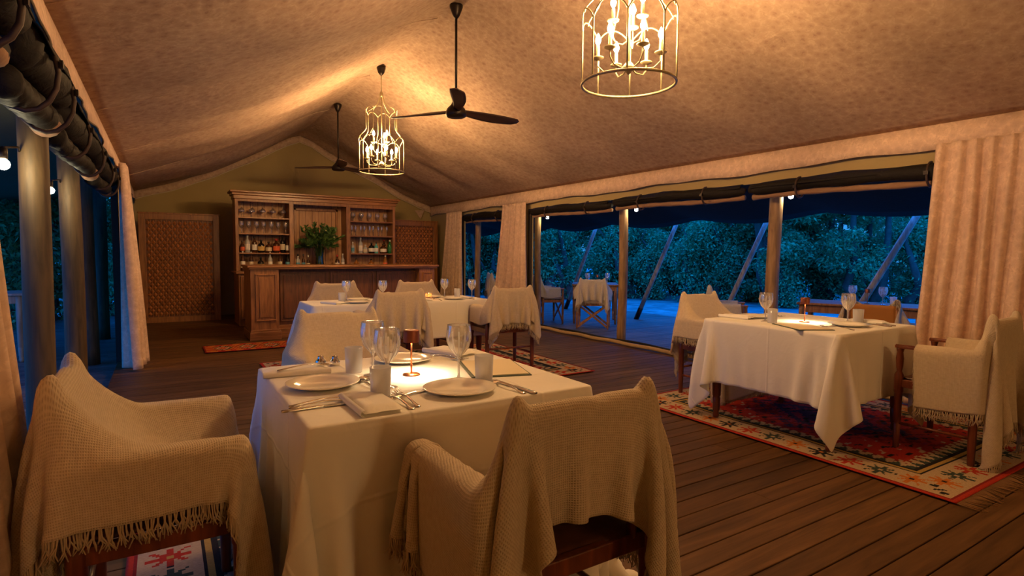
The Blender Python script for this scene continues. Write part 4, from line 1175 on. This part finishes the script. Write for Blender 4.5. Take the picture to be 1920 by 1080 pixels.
# ------------------------------------------------------------------ table settings
TZ = TH + .0075
MZ = MH + .0075
def wineglass(label, group):
    t = thing('wine_glass', label, 'glass', (0, 0, 0), 0, group)
    obj('stem', MB().lathe([(.036, 0), (.036, .0015), (.020, .004), (.006, .010), (.0042, .02), (.0042, .075), (.0075, .083), (.010, .088)], (0, 0, 0), 20), M_CUT, t, smooth=True)
    mb = MB(); n = 48; prof = [(.008, .086), (.020, .098), (.036, .118), (.0455, .145), (.0475, .163), (.0455, .185), (.0425, .205)]
    for i, (r, z) in enumerate(prof):
        for k in range(n):
            a = 2 * PI * k / n; rr = r * (1 - (.035 if (k % 4 in (0, 3) and 0 < i < 5) else 0))
            mb.v.append((rr * math.cos(a), rr * math.sin(a), z))
    for i in range(len(prof) - 1):
        for k in range(n):
            a0 = i * n + k; a1 = i * n + (k + 1) % n; mb.f.append((a0, a1, a1 + n, a0 + n))
    mb.tube([(.0425 * math.cos(2 * PI * k / 32), .0425 * math.sin(2 * PI * k / 32), .205) for k in range(32)], .0011, 5, closed=True)
    bo = obj('bowl', mb, M_CUT, t, smooth=True); bo.data.materials.append(M_FROST)
    for f in bo.data.polygons[:n * 5]:
        if f.index % n % 4 == 0: f.material_index = 1
    return t
def tumbler(label, group):
    mb = MB().lathe([(.030, 0), (.031, .003), (.0345, .100), (.0330, .100), (.0300, .010), (.001, .008)], (0, 0, 0), 28, (True, False))
    o = obj('tumbler', mb, M_FROST, None, smooth=True); tag(o, label, 'glass', group); return o
def put(src, x, y, z, label, rz=0, first=False):
    if first:
        src.location = (x, y, z); src.rotation_euler = (0, 0, rz); src['label'] = label; return src
    return dup(src, (x, y, z), rz, label)
GW, GTm = 'cut crystal wine glasses', 'frosted diamond pattern tumblers'
wg = wineglass('', GW); tb_ = tumbler('', GTm)
put(wg, .925, 1.855, TZ, 'cut crystal wine glass on the front table right of the copper lamp', first=True)
put(wg, .655, 1.87, TZ, 'cut crystal wine glass on the front table behind the middle tumbler', .2)
put(wg, .675, 2.09, TZ, 'cut crystal wine glass on the front table farthest left, behind another glass', .4)
put(tb_, .59, 1.75, TZ, 'frosted tumbler on the front table nearest the napkin', first=True)
put(tb_, .625, 2.17, TZ, 'frosted tumbler on the front table farthest from the viewer', .3)
put(tb_, .985, 1.77, TZ, 'frosted tumbler on the front table beside the dark menu folder', .5)
put(wg, 3.64, 2.42, TZ, 'wine glass at the far left of the right dining table')
put(wg, 4.12, 2.10, TZ, 'wine glass at the right side of the right dining table')
put(tb_, 3.60, 2.34, TZ, 'tumbler at the left of the right dining table by the menu')
put(tb_, 4.12, 2.03, TZ, 'tumbler at the right side of the right dining table')
put(wg, 1.96, 5.72, MZ, 'wine glass on the middle table behind the left near chair')
put(wg, 2.72, 5.82, MZ, 'wine glass on the middle table in front of the dark counter end')
put(wg, 2.93, 5.55, MZ, 'wine glass on the middle table by the right near chair')
put(tb_, 1.50, 5.60, MZ, 'tumbler at the left end of the middle table')
put(wg, 1.60, 5.80, MZ, 'wine glass at the left end of the middle table')
put(tb_, 2.82, 5.70, MZ, 'tumbler at the right end of the middle table')
# veranda tables
VZ = .74 - .08
put(wg, 6.70, 8.10, VZ + .002, 'left wine glass on the square veranda table outside')
put(wg, 7.10, 8.00, VZ + .002, 'right wine glass on the square veranda table outside')
put(wg, 7.05, 3.55, VZ + .002, 'left wine glass on the long veranda table outside')
put(wg, 7.02, 3.20, VZ + .002, 'right wine glass on the long veranda table outside near the curtain')
put(tb_, 6.93, 3.50, VZ + .002, 'left tumbler on the long veranda table outside')
put(tb_, 7.0, 3.08, VZ + .002, 'right tumbler on the long veranda table outside near the curtain')

def plate_mesh():
    return MB().lathe([(.001, .004), (.085, .004), (.098, .010), (.138, .020), (.140, .0225), (.136, .0235), (.098, .0135), (.086, .0085), (.001, .0085)], (0, 0, 0), 56, (False, False))
pl = obj('dinner_plate', plate_mesh(), M_PLATE, None, smooth=True); tag(pl, '', 'plate', 'cream dinner plates')
P_ = [(.845, 1.685, TZ, 'cream dinner plate at the near side of the front table'), (.465, 1.99, TZ, 'cream dinner plate at the left side of the front table'),
      (.87, 2.28, TZ, 'cream dinner plate at the far side of the front table behind the copper lamp'),
      (3.90, 1.98, TZ, 'cream dinner plate at the near side of the right dining table'), (3.80, 2.60, TZ, 'cream dinner plate at the far side of the right dining table'),
      (1.72, 5.80, MZ, 'cream dinner plate at the far left of the middle table'), (2.55, 5.80, MZ, 'cream dinner plate at the far right of the middle table'),
      (1.62, 5.47, MZ, 'cream dinner plate at the near left of the middle table'), (2.66, 5.47, MZ, 'cream dinner plate at the near right of the middle table')]
pl.scale = (.89, .89, 1)
for i, (x, y, z, l) in enumerate(P_): put(pl, x, y, z - .002, l, first=(i == 0))

def strip(pts, zt=.0022):
    """flat metal outline: list of (y, halfwidth, z)"""
    mb = MB(); P = []
    for y, w, z in pts: P.append([(-w, y, z), (-w * .5, y, z + zt), (w * .5, y, z + zt), (w, y, z), (0, y, z - .0005), (-w, y, z)])
    mb.grid(P); return mb
def fork_mesh():
    mb = strip([(-.10, .003, .002), (-.098, .009, .002), (-.085, .0085, .003), (-.06, .004, .006), (-.01, .003, .010), (.035, .004, .008), (.05, .010, .005), (.062, .0125, .004)])
    for k in range(4):
        x = -.0105 + .007 * k
        mb.tube([(x, .058, .005), (x, .08, .004), (x * .95, .10, .009)], [.0021, .0019, .0010], 6)
    return mb
def spoon_mesh():
    mb = strip([(-.10, .003, .002), (-.098, .009, .002), (-.085, .0085, .003), (-.06, .004, .006), (-.01, .003, .010), (.040, .0035, .008)])
    P = []
    for i in range(9):
        u = i / 8; y = .038 + .062 * u; w = .0205 * math.sin(PI * (u * .88 + .07)) ** .7
        P.append([(w * q, y, .0065 - .0045 * (1 - q * q) * math.sin(PI * u) + .001) for q in (-1, -.6, -.2, .2, .6, 1)])
    mb.grid(P); P2 = [[(p[0], p[1], p[2] + .0012) for p in reversed(r)] for r in P]; mb.grid(P2)
    return mb
def knife_mesh():
    mb = strip([(-.11, .003, .003), (-.108, .0085, .003), (-.09, .009, .003), (-.02, .0065, .004), (.0, .0045, .004)], .004)
    P = []
    for y, a, b_ in [(0, -.005, .005), (.02, -.008, .008), (.07, -.008, .010), (.10, -.006, .011), (.115, .006, .011)]:
        P.append([(a, y, .003), (b_, y, .003)])
    mb.grid(P); mb.grid([[(q[0], q[1], q[2] + .0015) for q in reversed(r)] for r in P])
    return mb
fk = obj('fork', fork_mesh(), M_STEEL, None, smooth=True); tag(fk, '', 'fork', 'steel forks')
sp_ = obj('spoon', spoon_mesh(), M_STEEL, None, smooth=True); tag(sp_, '', 'spoon', 'steel spoons')
kn = obj('knife', knife_mesh(), M_STEEL, None, smooth=True); tag(kn, '', 'knife', 'steel knives')
for o_ in (fk, sp_, kn): o_.scale = (1.15, 1.08, 1.3)
F_ = [(.618, 1.665, TZ, .05, 'steel fork on the front table right beside the folded napkin'), (.650, 1.680, TZ, -.02, 'steel fork on the front table nearer the centre plate'),
      (.42, 1.775, TZ, -PI / 2 + .05, 'steel fork at the left of the front table closest to the plate'), (.415, 1.745, TZ, -PI / 2 + .02, 'steel fork at the left of the front table in the middle of three'),
      (1.075, 2.26, TZ, PI + .4, 'steel fork on the far right of the front table by the folded napkin'), (1.045, 2.25, TZ, PI + .5, 'steel fork at the far side of the front table nearest the far plate'),
      (.46, 2.235, TZ + .023, -PI / 2 + .15, 'steel fork lying on the napkin at the far left of the front table'),
      (3.70, 1.95, TZ, 0, 'steel fork left of the near plate on the right table'), (4.02, 2.62, TZ, PI, 'steel fork at the far side of the right table'),
      (1.44, 5.50, MZ, 0, 'steel fork on the left end of the middle table'), (2.47, 5.46, MZ, 0, 'steel fork on the middle table right of the candle')]
for i, (x, y, z, r, l) in enumerate(F_): put(fk, x, y, z, l, r, i == 0)
K_ = [(1.035, 1.640, TZ, .10, 'steel knife at the right of the near plate on the front table'), (.40, 1.715, TZ, -PI / 2, 'steel knife at the left edge of the front table, closest to the viewer'),
      (4.09, 1.92, TZ, 0, 'steel knife right of the near plate on the right table'), (4.16, 1.93, TZ, .05, 'second steel knife at the right edge of the right table'),
      (.705, 1.735, TZ, -1.2, 'small steel knife whose blade touches the near plate of the front table'), (2.84, 5.45, MZ, 0, 'steel knife on the right end of the middle table')]
for i, (x, y, z, r, l) in enumerate(K_): put(kn, x, y, z, l, r, i == 0)
S_ = [(1.005, 1.655, TZ, .12, 'steel spoon beside the knife right of the near plate on the front table'), (.600, 1.93, TZ, .12, 'steel dessert spoon behind the left plate of the front table'),
      (.625, 1.935, TZ, .05, 'steel dessert spoon nearest the middle tumbler on the front table'), (3.66, 2.62, TZ, PI, 'steel spoon at the far side of the right table')]
for i, (x, y, z, r, l) in enumerate(S_): put(sp_, x, y, z, l, r, i == 0)

def napkin_mesh(w=.12, d=.24, h=.024):
    mb = MB()
    for k, (dz, sx_, sy_) in enumerate(((0, 1, 1), (h * .5, .985, .99))):
        P = []
        for i in range(13):
            row = []
            for j in range(9):
                x = (i / 12 - .5) * w * sx_; y = (j / 8 - .5) * d * sy_
                e = min(1, min(i, 12 - i) / 1.5) * min(1, min(j, 8 - j) / 1.0)
                row.append((x, y, dz + h * .5 * (e ** .4) + .0012 * math.sin(x * 70 + y * 40)))
            P.append(row)
        mb.grid(P); mb.grid([[(q[0], q[1], dz) for q in reversed(r)] for r in P])
        ring = []
    P = []
    for j in range(9):
        y = (j / 8 - .5) * d
        P.append([(-w / 2 + math.cos(a) * h * .5 * -1 + 0, y, h * .5 + math.sin(a) * h * .48) for a in np.linspace(-PI / 2, PI / 2, 8)])
    mb.grid(P)
    return mb
np_ = obj('folded_napkin', napkin_mesh(), M_NAPKIN, None, smooth=True); tag(np_, '', 'napkin', 'folded white napkins')
for i, (x, y, z, r, l) in enumerate([(.535, 1.665, TZ, .0, 'folded white napkin at the near left of the front table'), (1.135, 2.36, TZ, .35, 'folded white napkin at the far right corner of the front table'),
        (.43, 2.27, TZ, PI / 2 - .1, 'folded white napkin at the far left corner of the front table'), (4.22, 2.02, TZ, .1, 'folded white napkin at the near right of the right table'),
        (3.66, 2.66, TZ, .1, 'folded white napkin at the far side of the right table'), (1.40, 5.50, MZ, .4, 'folded white napkin at the left end of the middle table'), (2.32, 5.47, MZ, 0, 'folded white napkin on the middle table near the candle')]):
    put(np_, x, y, z, l, r, i == 0)
def menu(x, y, z, rz, l):
    t = thing('menu_board', l, 'menu', (x, y, z), rz, 'dark green menu folders')
    obj('board', MB().box((0, 0, .003), (.235, .33, .005)), M_MENU, t, bevel=.0015)
    obj('page', MB().box((0.002, 0, .0068), (.215, .305, .002)), M_PAPER, t)
menu(1.135, 1.965, TZ, -.30, 'dark green menu folder with cream page on the front table')
menu(3.56, 2.10, TZ, -.5, 'dark green menu folder with cream page on the right table')

def table_lamp(x, y, z, l, pw, on=True):
    t = thing('table_lamp', l, 'lamp', (x, y, z), 0, 'small copper table lamps')
    obj('base', MB().lathe([(.033, 0), (.034, .002), (.033, .007), (.006, .010)], (0, 0, 0), 28), M_COPPER, t, smooth=True)
    obj('stem', MB().tube([(0, 0, .008), (0, 0, .172)], .0036, 10), M_COPPER, t, smooth=True)
    s_ = obj('shade', MB().lathe([(.0305, .130), (.0305, .172), (.028, .176), (.001, .177), (.001, .174), (.027, .172), (.0285, .168), (.0290, .130)], (0, 0, 0), 28, (False, False)), M_COPPERD, t, smooth=True)
    obj('diffuser', MB().lathe([(.006, .150), (.027, .150), (.027, .153), (.006, .153)], (0, 0, 0), 24, (False, False)), M_LAMPGLOW if on else M_PAPER, s_)
    if on:
        ld = bpy.data.lights.new('table_lamp_light', 'SPOT'); ld.energy = pw; ld.color = (1, .74, .42); ld.shadow_soft_size = .012
        ld.spot_size = math.radians(150); ld.spot_blend = .9
        lo = bpy.data.objects.new('light', ld); COL.objects.link(lo); lo.parent = t; lo.location = (0.011, 0, .145)
    return t
table_lamp(.80, 2.01, TZ, 'small lit copper table lamp in the middle of the front table', 10.0)
table_lamp(3.84, 2.25, TZ, 'small lit copper table lamp in the middle of the right dining table', 8.0)
table_lamp(6.9, 8.05, VZ, 'small copper lamp between the glasses on the square veranda table', 0, False)
table_lamp(7.05, 3.38, VZ, 'small copper lamp between the glasses on the long veranda table', 0, False)
t = thing('candle_votive', 'small glowing candle in a dark amber glass on the middle table', 'candle', (2.42, 5.58, MZ))
obj('holder', MB().lathe([(.030, 0), (.034, .003), (.036, .07), (.033, .07), (.030, .008), (.001, .006)], (0, 0, 0), 20, (True, False)), glassmat('amber_votive_glass', (1.0, .55, .22), frost=.25), t, smooth=True)
cw = obj('wax', MB().lathe([(.026, .008), (.026, .035), (.001, .035)], (0, 0, 0), 16), M_PAPER, t, smooth=True)
obj('flame', MB().lathe([(.001, .036), (.006, .042), (.0065, .050), (.003, .062), (.0005, .070)], (0, 0, 0), 10), M_FLAME, cw, smooth=True)
sc_ = obj('salt_cellar', MB().lathe([(.016, 0), (.020, .003), (.021, .018), (.017, .026), (.010, .034), (.012, .040), (.001, .043)], (0, 0, 0), 16), M_STEEL, None, smooth=True)
tag(sc_, 'small shiny salt pot at the far left of the front table', 'salt pot', 'small steel cruets'); sc_.location = (.545, 2.37, TZ)
put(sc_, .595, 2.34, TZ, 'small shiny pepper pot next to the far tumbler on the front table')

# ------------------------------------------------------------------ kilims
def kilim(name, label, x0, x1, y0, y1, style, cell=.014, z=.006, fr=('y0',)):
    nx = int((x1 - x0) / cell); ny = int((y1 - y0) / cell); W = x1 - x0; H_ = y1 - y0; mb = MB()
    rnd = random.Random(len(label)); ph = rnd.random()
    P = [[(x0 + W * i / nx, y0 + H_ * j / ny, z + .003 * math.sin(i * .07) * math.sin(j * .09) + .003) for j in range(ny + 1)] for i in range(nx + 1)]
    mb.grid(P); me = mesh_of(name, mb, M_RUG, True)
    RED_, DRED, CRM, BLK, ORA, NAV, YEL, TEAL, WIN = (.40, .035, .02), (.22, .02, .018), (.46, .34, .21), (.02, .018, .02), (.50, .16, .03), (.05, .03, .08), (.40, .26, .07), (.04, .06, .05), (.30, .03, .06)
    def star(a, b_, s):  # stepped star in unit cell, a,b in -1..1
        a, b_ = abs(a), abs(b_)
        return (a + b_ < .62) or (a < .16 and b_ < .95) or (b_ < .16 and a < .95) or abs(a - b_) < .13 and a < .72
    cols = []
    for i in range(nx):
        x = (i + .5) * cell
        for j in range(ny):
            y = (j + .5) * cell; d = min(x, W - x, y, H_ - y)
            horiz = min(y, H_ - y) <= min(x, W - x); along = x if horiz else y
            if style == 'runner':
                if d < .03: c = DRED
                elif d < .10: c = ORA if int(along / .07) % 2 else RED_
                else:
                    q = abs(((x / .28 + ph) % 1) - .5) * 2 + abs(y / H_ - .5) * 2
                    c = (ORA, RED_, CRM, BLK, ORA, DRED)[int(q * 5) % 6]
            else:
                B = .25
                if d < .022: c = RED_
                elif d < .035: c = DRED
                elif d < B:
                    c = CRM
                    if style == 'big' or True:
                        per = .165; k = int(along / per); a = (along / per - k - .5) * 2; b_ = (d - (B + .035) / 2) / .085
                        if star(a * 1.12, b_ * 1.05, 1): c = (BLK, ORA, TEAL, RED_)[k % 4]
                        if abs(a) < .14 and abs(b_) < .14: c = (ORA, BLK, CRM, YEL)[k % 4]
                        if abs(a) > .93 and abs(b_) < .10: c = BLK
                elif d < B + .018: c = BLK
                elif d < B + .040: c = YEL
                elif d < B + .058: c = BLK
                elif d < B + .125:
                    tt = (along / .075) % 1; c = TEAL if (d - B - .058) / .067 < 1 - abs(tt - .5) * 2 * 1.0 else CRM
                else:
                    dd = d - B - .125
                    if dd < .02: c = CRM if int(along / .03) % 2 else DRED
                    else:
                        # medallion field: nested stepped diamonds with broken horizontal bands
                        q = abs(x - W / 2) / (W / 2 - B) + abs(y - H_ / 2) / (H_ / 2 - B)
                        n_ = math.sin(x * 23 + 3 * math.sin(y * 9)) * math.sin(y * 47 + math.sin(x * 31)) + .5 * math.sin(y * 90 + int(x / .06) * 2.4)
                        lv_ = q + .10 * (1 if n_ > 0 else -1)
                        c = NAV if lv_ < .38 else (WIN if lv_ < .50 else (NAV if lv_ < .62 else (DRED if lv_ < .80 else RED_)))
                        if n_ > .95: c = (CRM if q > .9 else WIN)
                        if n_ < -.95: c = BLK
            cols.append(c)
    ca = me.color_attributes.new('weave', 'FLOAT_COLOR', 'CORNER')
    arr = np.repeat(np.array([(*c, 1) for c in cols], np.float32), 4, 0).ravel(); ca.data.foreach_set('color', arr)
    o = bpy.data.objects.new(name, me); COL.objects.link(o); tag(o, label, 'rug')
    q = o.modifiers.new('s', 'SOLIDIFY'); q.thickness = .004
    for side in fr:
        yy = y0 if side == 'y0' else y1; s_ = -1 if side == 'y0' else 1
        mb = MB(); n = int(W / .014); r2 = random.Random(5)
        for k in range(n):
            x = x0 + W * (k + .5) / n; sw = .03 * math.sin(k * .23) + r2.uniform(-.012, .012); ln = r2.uniform(.06, .12)
            mb.tube([(x, yy, z + .003), (x + sw * .4, yy + s_ * ln * .5, .008), (x + sw, yy + s_ * ln, .005)], [.003, .0025, .0015], 4)
        f_ = obj('fringe', mb, simple('brown_rug_fringe', (.22, .11, .04), .9) if 'brown_rug_fringe' not in bpy.data.materials else bpy.data.materials['brown_rug_fringe'], o, smooth=True); f_['kind'] = 'stuff'
    return o
kilim('kilim_rug', 'large red kilim with cream star border under the right dining table', 3.28, 5.12, 1.12, 3.42, 'big', .012)
kilim('kilim_rug', 'red and cream kilim under the front table and left armchair', -.15, 1.36, .62, 2.98, 'big', .012, fr=())
kilim('kilim_rug', 'faded reddish kilim under the long middle table', .86, 3.78, 4.42, 6.55, 'big', .03, fr=())
kilim('bar_runner', 'orange patterned runner rug on the floor in front of the bar counter', .40, 3.9, 7.52, 8.06, 'runner', .02, fr=())

# ------------------------------------------------------------------ railing on the left deck, trees
def tree(name, seed, h, blobs, nleaf, mat, lsz):
    rnd = random.Random(seed); t = thing(name, '', 'tree', (0, 0, -.25))
    tk = MB(); lf = MB()
    tops = []
    for k in range(3 if name == 'forest_tree' else 2):
        a = rnd.uniform(0, 6.28); P = [Vector((.12 * math.cos(a), .12 * math.sin(a), 0))]
        for i in range(6): P.append(P[-1] + Vector((rnd.uniform(-.25, .25) + .14 * math.cos(a), rnd.uniform(-.25, .25) + .14 * math.sin(a), h * .14)))
        tk.tube(P, [.13, .12, .10, .085, .07, .05, .03], 7); tops += P[2:]
    B = []
    for k in range(blobs):
        u = rnd.random(); a = rnd.uniform(0, 6.28); z = h * (.08 + .88 * u); R_ = (.32 + .25 * math.sin(PI * min(1, u * 1.1))) * h * .42
        B.append((Vector((math.cos(a) * R_ * rnd.uniform(.3, 1), math.sin(a) * R_ * rnd.uniform(.3, 1), z)), rnd.uniform(.25, .62)))
    for c, r in B:
        q = min(tops, key=lambda p: (p - c).length); tk.tube([q, q.lerp(c, .5) + Vector((0, 0, .1)), c], [.035, .022, .008], 5)
    for i in range(nleaf):
        c, r = B[rnd.randrange(len(B))]
        v = Vector((rnd.gauss(0, 1), rnd.gauss(0, 1), rnd.gauss(0, 1))); v.normalize()
        p = c + Vector((v.x * r, v.y * r, v.z * r * .72)) * (rnd.random() ** .45)
        d = Vector((rnd.uniform(-1, 1), rnd.uniform(-1, 1), rnd.uniform(-.9, .4)))
        leaf(lf, p, d, lsz * rnd.uniform(.7, 1.3), lsz * .55, rnd)
    obj('trunk', tk, M_BARK, t, smooth=True); obj('foliage', lf, mat, t)
    return t
T = [tree('forest_tree', 1, 6.2, 44, 13000, M_LEAF, .12), tree('forest_tree', 2, 5.2, 36, 11000, M_LEAF, .11), tree('forest_tree', 3, 6.8, 48, 14000, M_LEAF, .13)]
S = tree('bush', 5, 2.4, 22, 7000, M_LEAF, .09)
rnd = random.Random(12); first = [True] * 3; firstb = True
GR, GL, GB_, GBL = 'trees beyond the right veranda', 'trees beyond the left veranda', 'bushes beyond the right veranda', 'bushes beyond the left veranda'
LR, LL = 'dense dark green tree at dusk beyond the right veranda', 'dense dark green tree at dusk beyond the left veranda'
spots = []
for k in range(28):
    br = math.radians(25 + 50 * (k + rnd.uniform(-.3, .3)) / 28); dist = rnd.uniform(20, 29) if k % 2 else rnd.uniform(17.5, 22)
    spots.append((math.sin(br) * dist, math.cos(br) * dist, 'R'))
for k in range(9):
    br = math.radians(-26 + 27 * (k + rnd.uniform(-.3, .3)) / 9); dist = rnd.uniform(15, 23)
    spots.append((math.sin(br) * dist, math.cos(br) * dist, 'L'))
for i, (x, y, s_) in enumerate(spots):
    k = i % 3; rz = rnd.uniform(0, 6.28); sc = rnd.uniform(.65, 1.05) * (1 if s_ == 'R' else .8); lab = LR if s_ == 'R' else LL; g = GR if s_ == 'R' else GL
    if first[k]:
        first[k] = False; o = T[k]; o.location = (x, y, -.25); o.rotation_euler = (0, 0, rz); o['label'] = lab; o['group'] = g
    else: o = dup(T[k], (x, y, -.25), rz, lab, g)
    o.scale = (sc, sc, sc)
bs = []
for k in range(16):
    br = math.radians(26 + 47 * (k + rnd.uniform(-.3, .3)) / 16); dist = rnd.uniform(17, 20); bs.append((math.sin(br) * dist, math.cos(br) * dist, 'R'))
for k in range(6):
    br = math.radians(-24 + 25 * (k + rnd.uniform(-.3, .3)) / 6); dist = rnd.uniform(12.5, 16); bs.append((math.sin(br) * dist, math.cos(br) * dist, 'L'))
for x, y, s_ in bs:
    rz = rnd.uniform(0, 6.28); lab = 'low leafy bush on the grass beyond the right veranda' if s_ == 'R' else 'low leafy bush beyond the left veranda'
    if firstb: firstb = False; o = S; o.location = (x, y, -.25); o.rotation_euler = (0, 0, rz); o['label'] = lab; o['group'] = GB_
    else: o = dup(S, (x, y, -.25), rz, lab, GB_ if s_ == 'R' else GBL)
    sc = rnd.uniform(.8, 1.25); o.scale = (sc, sc, sc); o['category'] = 'bush'
